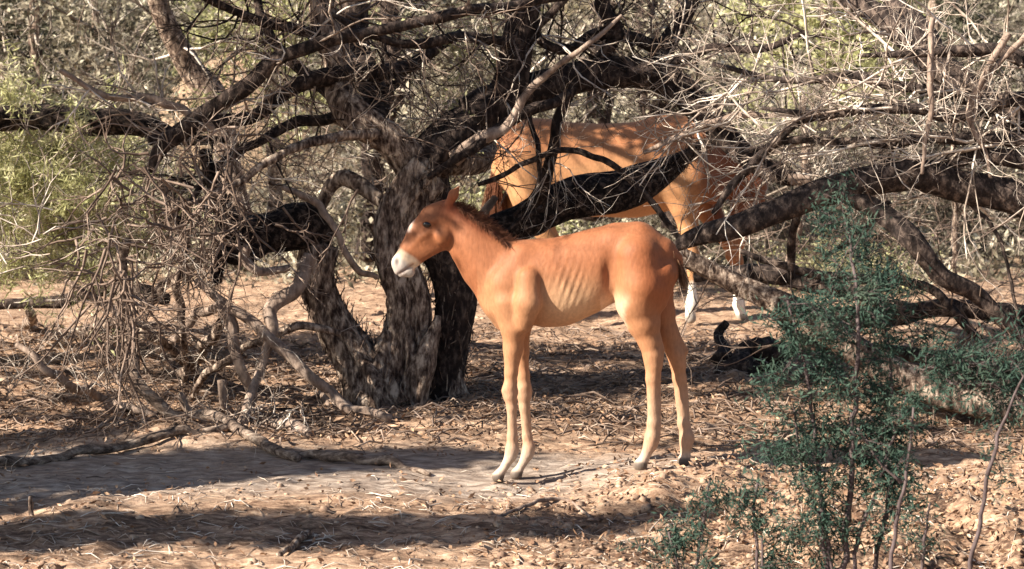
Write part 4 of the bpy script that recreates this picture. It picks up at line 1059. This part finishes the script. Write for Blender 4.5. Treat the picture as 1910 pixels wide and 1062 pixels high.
def bgx(px_, d): return (px_-955)/FPX*d
cnt = 0
rows = [(15.6, 10, .55), (17.2, 11, .8), (19.2, 12, 1.0), (21.5, 13, 1.15), (24.5, 14, 1.3), (28, 15, 1.6), (33, 16, 1.9), (40, 17, 2.2), (49, 18, 2.6)]
for (yy_, n_, sc_) in rows:
    W2 = yy_*955/FPX*1.45
    for q_ in range(n_):
        x_ = -W2 + 2*W2*(q_+.5+rng.uniform(-.35, .35))/n_
        y_ = yy_+rng.uniform(-.8, .8)*(yy_/18)
        pxx = 955+x_/y_*FPX
        # the clearing behind the foal and horse stays open near the ground
        if yy_ < 17 and 900 < pxx < 1500: continue
        if yy_ < 19 and 1650 < pxx < 2000: continue
        if yy_ < 26.5 and 240 < pxx < 650: continue
        if pxx < 420: k_ = rng.choice(['bare', 'olive', 'dark', 'bare', 'olive'])
        elif pxx > 1450: k_ = rng.choice(['bare', 'olive', 'yellow', 'bare', 'olive'])
        else: k_ = rng.choice(['bare', 'olive', 'olive', 'bare', 'yellow'], p=[.3, .3, .2, .12, .08])
        place(str(k_), x_, y_, sc_*rng.uniform(.8, 1.25), rng.uniform(0, 6.28)); cnt += 1
print('bushes', cnt)
# sandy bank seen through the branches, upper left
# a continuous mat of undergrowth on the slope
n_ = 90000
yy_ = rng.uniform(15.5, 50, n_); xx_ = rng.uniform(-1.35, 1.35, n_)*yy_*.26
pp = hz(np.stack([xx_, yy_, xx_*0], 1)); pp[:, 2] += rng.uniform(0, .25, n_)*(yy_/20)
V_, F_ = leaves_mesh(pp, rng, .11, .035)
V_ = V_.reshape(-1, 4, 3)
u = mesh_np('undergrowth', V_.reshape(-1, 3), F_, M['leaf_olive']); tag(u, 'dry undergrowth and leaf litter under the thicket', 'undergrowth', kind='stuff')

# ------------------------------------------------------------------ litter on the ground
def seg_litter(n, ylo, yhi, ln, r, mat, name, label, xr=None, lift=.01, power=1.0):
    y = ylo+(yhi-ylo)*rng.uniform(0, 1, n)**power; x = rng.uniform(-1, 1, n)*y*.30
    if xr: x = rng.uniform(xr[0], xr[1], n)*y/8
    pm_ = path_mask(x, y); keep = rng.uniform(0, 1, n) > pm_*.6; x = x[keep]; y = y[keep]; n = len(x)
    a = rng.uniform(0, 2*PI, n); l = ln*rng.lognormal(0, .5, n)
    q = []
    s_ = Segs()
    p0 = hz(np.stack([x, y, x*0], 1)); d = np.stack([np.cos(a), np.sin(a), rng.normal(0, .12, n)], 1)
    rad = r*rng.uniform(.5, 1.6, n)
    mid = p0+d*l[:, None]*.5; mid = np.stack([mid[:, 0], mid[:, 1], height(mid[:, 0], mid[:, 1])+rad+rng.uniform(0, lift*2, n)], 1)
    p0[:, 2] += rad
    d2 = unit(d+rng.normal(0, .2, d.shape)); p2 = mid+d2*l[:, None]*.5
    p2[:, 2] = height(p2[:, 0], p2[:, 1])+rad+rng.uniform(0, lift, n)
    s_.add(p0, mid, rad*.8, rad); s_.add(mid, p2, rad, rad*.5)
    return s_
s1 = seg_litter(2600, 8.6, 13, .09, .0035, None, '', '', lift=.015)
o = s1.build('fallen_twigs', M['stick']); tag(o, 'pale fallen twigs strewn over the ground', 'twigs', kind='stuff')
s1 = seg_litter(3000, 8.6, 13, .13, .0045, None, '', '', lift=.02)
o = s1.build('fallen_twigs', M['twig_brown']); tag(o, 'brown fallen twigs strewn over the ground', 'twigs', kind='stuff')
s1 = seg_litter(2600, 6.1, 8.3, .05, .0018, None, '', '', lift=.006)
o = s1.build('straw', M['twig']); tag(o, 'fine pale straw scattered in the foreground', 'straw', kind='stuff')
M['litter'] = noise_mat('leaf_litter', [(.3, (.07, .04, .03)), (.45, (.22, .13, .085)), (.6, (.42, .27, .17)), (.75, (.62, .46, .33))], (14, 14, 14), 4, bump=0)
n_ = 60000
y = np.concatenate([rng.uniform(8.4, 15.5, n_//2), rng.uniform(5.9, 8.2, n_//2)]); x = rng.uniform(-1, 1, n_)*y*.30
m_ = path_mask(x, y); wgt = np.where(y > 8.3, .7*sstep(13.5, 11.5, y)+.1, .06+.4*sstep(-.4, 1., x))
kp = rng.uniform(0, 1, n_) < wgt*(1-.6*np.clip(m_, 0, 1)); x = x[kp]; y = y[kp]
pp = hz(np.stack([x, y, x*0], 1)); pp[:, 2] += .004+rng.uniform(0, .012, len(x))
dd = rng.normal(0, 1, pp.shape); dd[:, 2] *= .35
V_, F_ = leaves_mesh(pp, rng, .030, .013, dr=unit(dd)*2)
o = mesh_np('leaf_litter', V_, F_, M['litter']); tag(o, 'dry orange brown leaf litter over the dirt', 'leaf litter', kind='stuff')
# clods and pebbles
M['clod'] = noise_mat('clod', [(.3, (.13, .08, .06)), (.5, (.33, .225, .16)), (.7, (.55, .41, .30))], (12, 12, 12), 5, bump=.6, bdist=.01)
def clods(n, ylo, yhi, xl, xh, r, name, label):
    y = rng.uniform(ylo, yhi, n); x = rng.uniform(xl, xh, n)*y/8
    c = hz(np.stack([x, y, x*0], 1)); rr_ = r*rng.lognormal(0, .45, n)
    base = []
    for th in (0.0, .9, 1.9):
        for k_ in range(6):
            a = 2*PI*k_/6+th; base.append([math.cos(a)*math.sin(.35+th), math.sin(a)*math.sin(.35+th), math.cos(.35+th)])
    base = np.array(base); Vc = c[:, None]+base[None]*rr_[:, None, None]*rng.uniform(.65, 1.35, (n, 18, 1))*np.array([1.2, 1.0, .7])
    f = []
    for a in range(2):
        for k_ in range(6): f.append([a*6+k_, (a+1)*6+k_, (a+1)*6+(k_+1) % 6, a*6+(k_+1) % 6])
    f.append([0, 1, 2, 3]); f.append([0, 3, 4, 5])
    f = np.array(f)[None]+(np.arange(n)*18)[:, None, None]
    o = mesh_np(name, Vc.reshape(-1, 3), f.reshape(-1, 4), M['clod'], smooth=False); tag(o, label, 'clods', kind='stuff')
clods(1500, 5.9, 7.9, -.1, 2.4, .008, 'dirt_clods', 'crumbly sunlit dirt clods in the right foreground')
clods(350, 6.0, 8.0, -2.4, .2, .006, 'dirt_clods', 'small dirt clods in the left foreground')
clods(1200, 8.6, 15, -2.4, 2.4, .011, 'dirt_clods', 'dirt clods on the open ground behind the foal')

# ------------------------------------------------------------------ trees outside the frame on the sunny side: they shade the track
def shade_tree(x, y, crowns, label, seed):
    rg = np.random.default_rng(seed)
    o = empty('shade_tree', (x, y, 0), label, 'tree')
    top = 2.2
    V_, F_ = tube(np.array([[x, y, -.1, .16], [x+.05, y, 1.0, .12], [x, y+.05, top, .1]]), 12, .2, seed=seed); mesh_np('trunk', V_, F_, M['bark'], o)
    s_ = Segs(); pos = []
    for (cx, cy, cz, rx, ry, rz, n, nl) in crowns:
        q = np.array([[x, y, top-.3, .07], [(x+cx)/2, (y+cy)/2, (top+cz)/2+.1, .05], [cx, cy, cz, .03]])
        V_, F_ = tube(q, 8, .15, seed=seed); mesh_np('limb', V_, F_, M['bark'], o)
        p = np.array([cx, cy, cz])+rg.normal(0, .4, (n, 3))*np.array([rx, ry, rz])
        grow(s_, rg, p, rg.normal(0, 1, p.shape), .4, .006, [(3, .6, .6, .6)], steps=4)
        pos.append(np.array([cx, cy, cz])+rg.normal(0, .45, (nl, 3))*np.array([rx, ry, rz]))
    s_.build('twigs', M['twig_brown'], o)
    V_, F_ = leaves_mesh(np.vstack(pos), rg, .09, .045); mesh_np('foliage', V_, F_, M['leaf_dark'], o)
def caster(px_, py_, h):
    """point at height h whose shadow falls on the ground seen at that pixel"""
    g = G(px_, py_); k = h/math.tan(SUN_EL)
    return g[0]-math.sin(SUN_AZ)*k, g[1]-math.cos(SUN_AZ)*k, h
# unseen clumps added above the big tree to cast shade on ground, limbs, horse
def above(target, h):
    t = np.array(target, float); k = (h-t[2])/math.tan(SUN_EL)
    return np.array([t[0]-math.sin(SUN_AZ)*k, t[1]-math.cos(SUN_AZ)*k, h])
rg = np.random.default_rng(77); pos = []; s_ = Segs()
for (tp, h, rx, ry, nl) in [(G(1090, 668), 3.0, .6, .12, 900), (G(1250, 690), 3.1, .4, .08, 400), (G(950, 690), 3.0, .3, .08, 300),
        (G(200, 700), 3.0, .8, .12, 700), (G(500, 720), 3.0, .5, .12, 500), (G(80, 770), 2.9, .6, .1, 600), (G(330, 780), 2.9, .5, .08, 450), (G(1400, 720), 3.0, .4, .1, 350),
        (P(1060, 262, 13.2), 3.1, .5, .07, 380), (P(1200, 250, 13.2), 3.1, .5, .06, 350), (P(1180, 315, 13.2), 3.1, .5, .03, 120), (P(1340, 330, 13.2), 3.1, .2, .15, 250),
        *[(G(a_, b_), 2.9, .8, .045, 330) for a_, b_ in ((150, 655), (420, 668), (60, 735), (300, 742), (560, 770), (950, 745), (1120, 708), (1300, 722), (1020, 790), (1480, 745), (900, 650), (1250, 640), (1700, 800), (1500, 830))],
        (P(820, 560, 9.9), 3.0, .2, .2, 500), (P(560, 430, 9.8), 3.0, .35, .25, 1300), (P(1700, 600, 9.5), 3.0, .6, .5, 1300), (P(1650, 330, 9.), 2.9, .5, .15, 500)]:
    c_ = above(tp, h); pos.append(c_+rg.normal(0, .5, (nl, 3))*np.array([rx, ry, .14]))
    p_ = c_+rg.normal(0, .5, (10, 3))*np.array([rx, ry, .14])
    grow(s_, rg, p_, rg.normal(0, 1, p_.shape), .4, .006, [(3, .6, .6, .6)], steps=4)
    root = LM['up'][-1, :3] if c_[0] < 0 else LM['upr'][-1, :3]
    V_, F_ = tube(np.array([[*root, .04], [*((root+c_)/2+np.array([0, 0, .3])), .03], [*c_, .015]]), 8, .15, seed=9); mesh_np('limb', V_, F_, M['bark_dark'], tree)  # added bough reaching out to the shade-casting clump
s_.build('shade_twigs', M['twig_brown'], tree)
V_, F_ = leaves_mesh(np.vstack(pos), rg, .07, .035); mesh_np('foliage', V_, F_, M['leaf_dark'], tree)  # foliage added and shaped for the shade it casts
cr = []
for (px_, py_, h, rx, ry, n, nl) in ((0, 885, 2.6, .5, .3, 30, 3500), (150, 882, 2.6, .5, .28, 30, 3500), (300, 878, 2.7, .5, .25, 30, 3500), (450, 872, 2.6, .45, .22, 26, 3200), (600, 864, 2.6, .45, .18, 20, 2500), (740, 856, 2.6, .35, .12, 16, 1200), (100, 820, 2.9, .6, .2, 20, 1500),
    (150, 990, 2.8, .5, .12, 18, 1300), (420, 985, 2.7, .5, .14, 18, 1700), (700, 985, 2.7, .45, .12, 18, 1700), (950, 975, 2.6, .4, .09, 14, 1100), (1120, 960, 2.6, .3, .06, 10, 500)):
    c_ = caster(px_, py_, h); cr.append((*c_, rx, ry, .22, n, nl))
shade_tree(-6.3, 5.0, cr, 'leafy tree left of the camera that shades the track', 5)
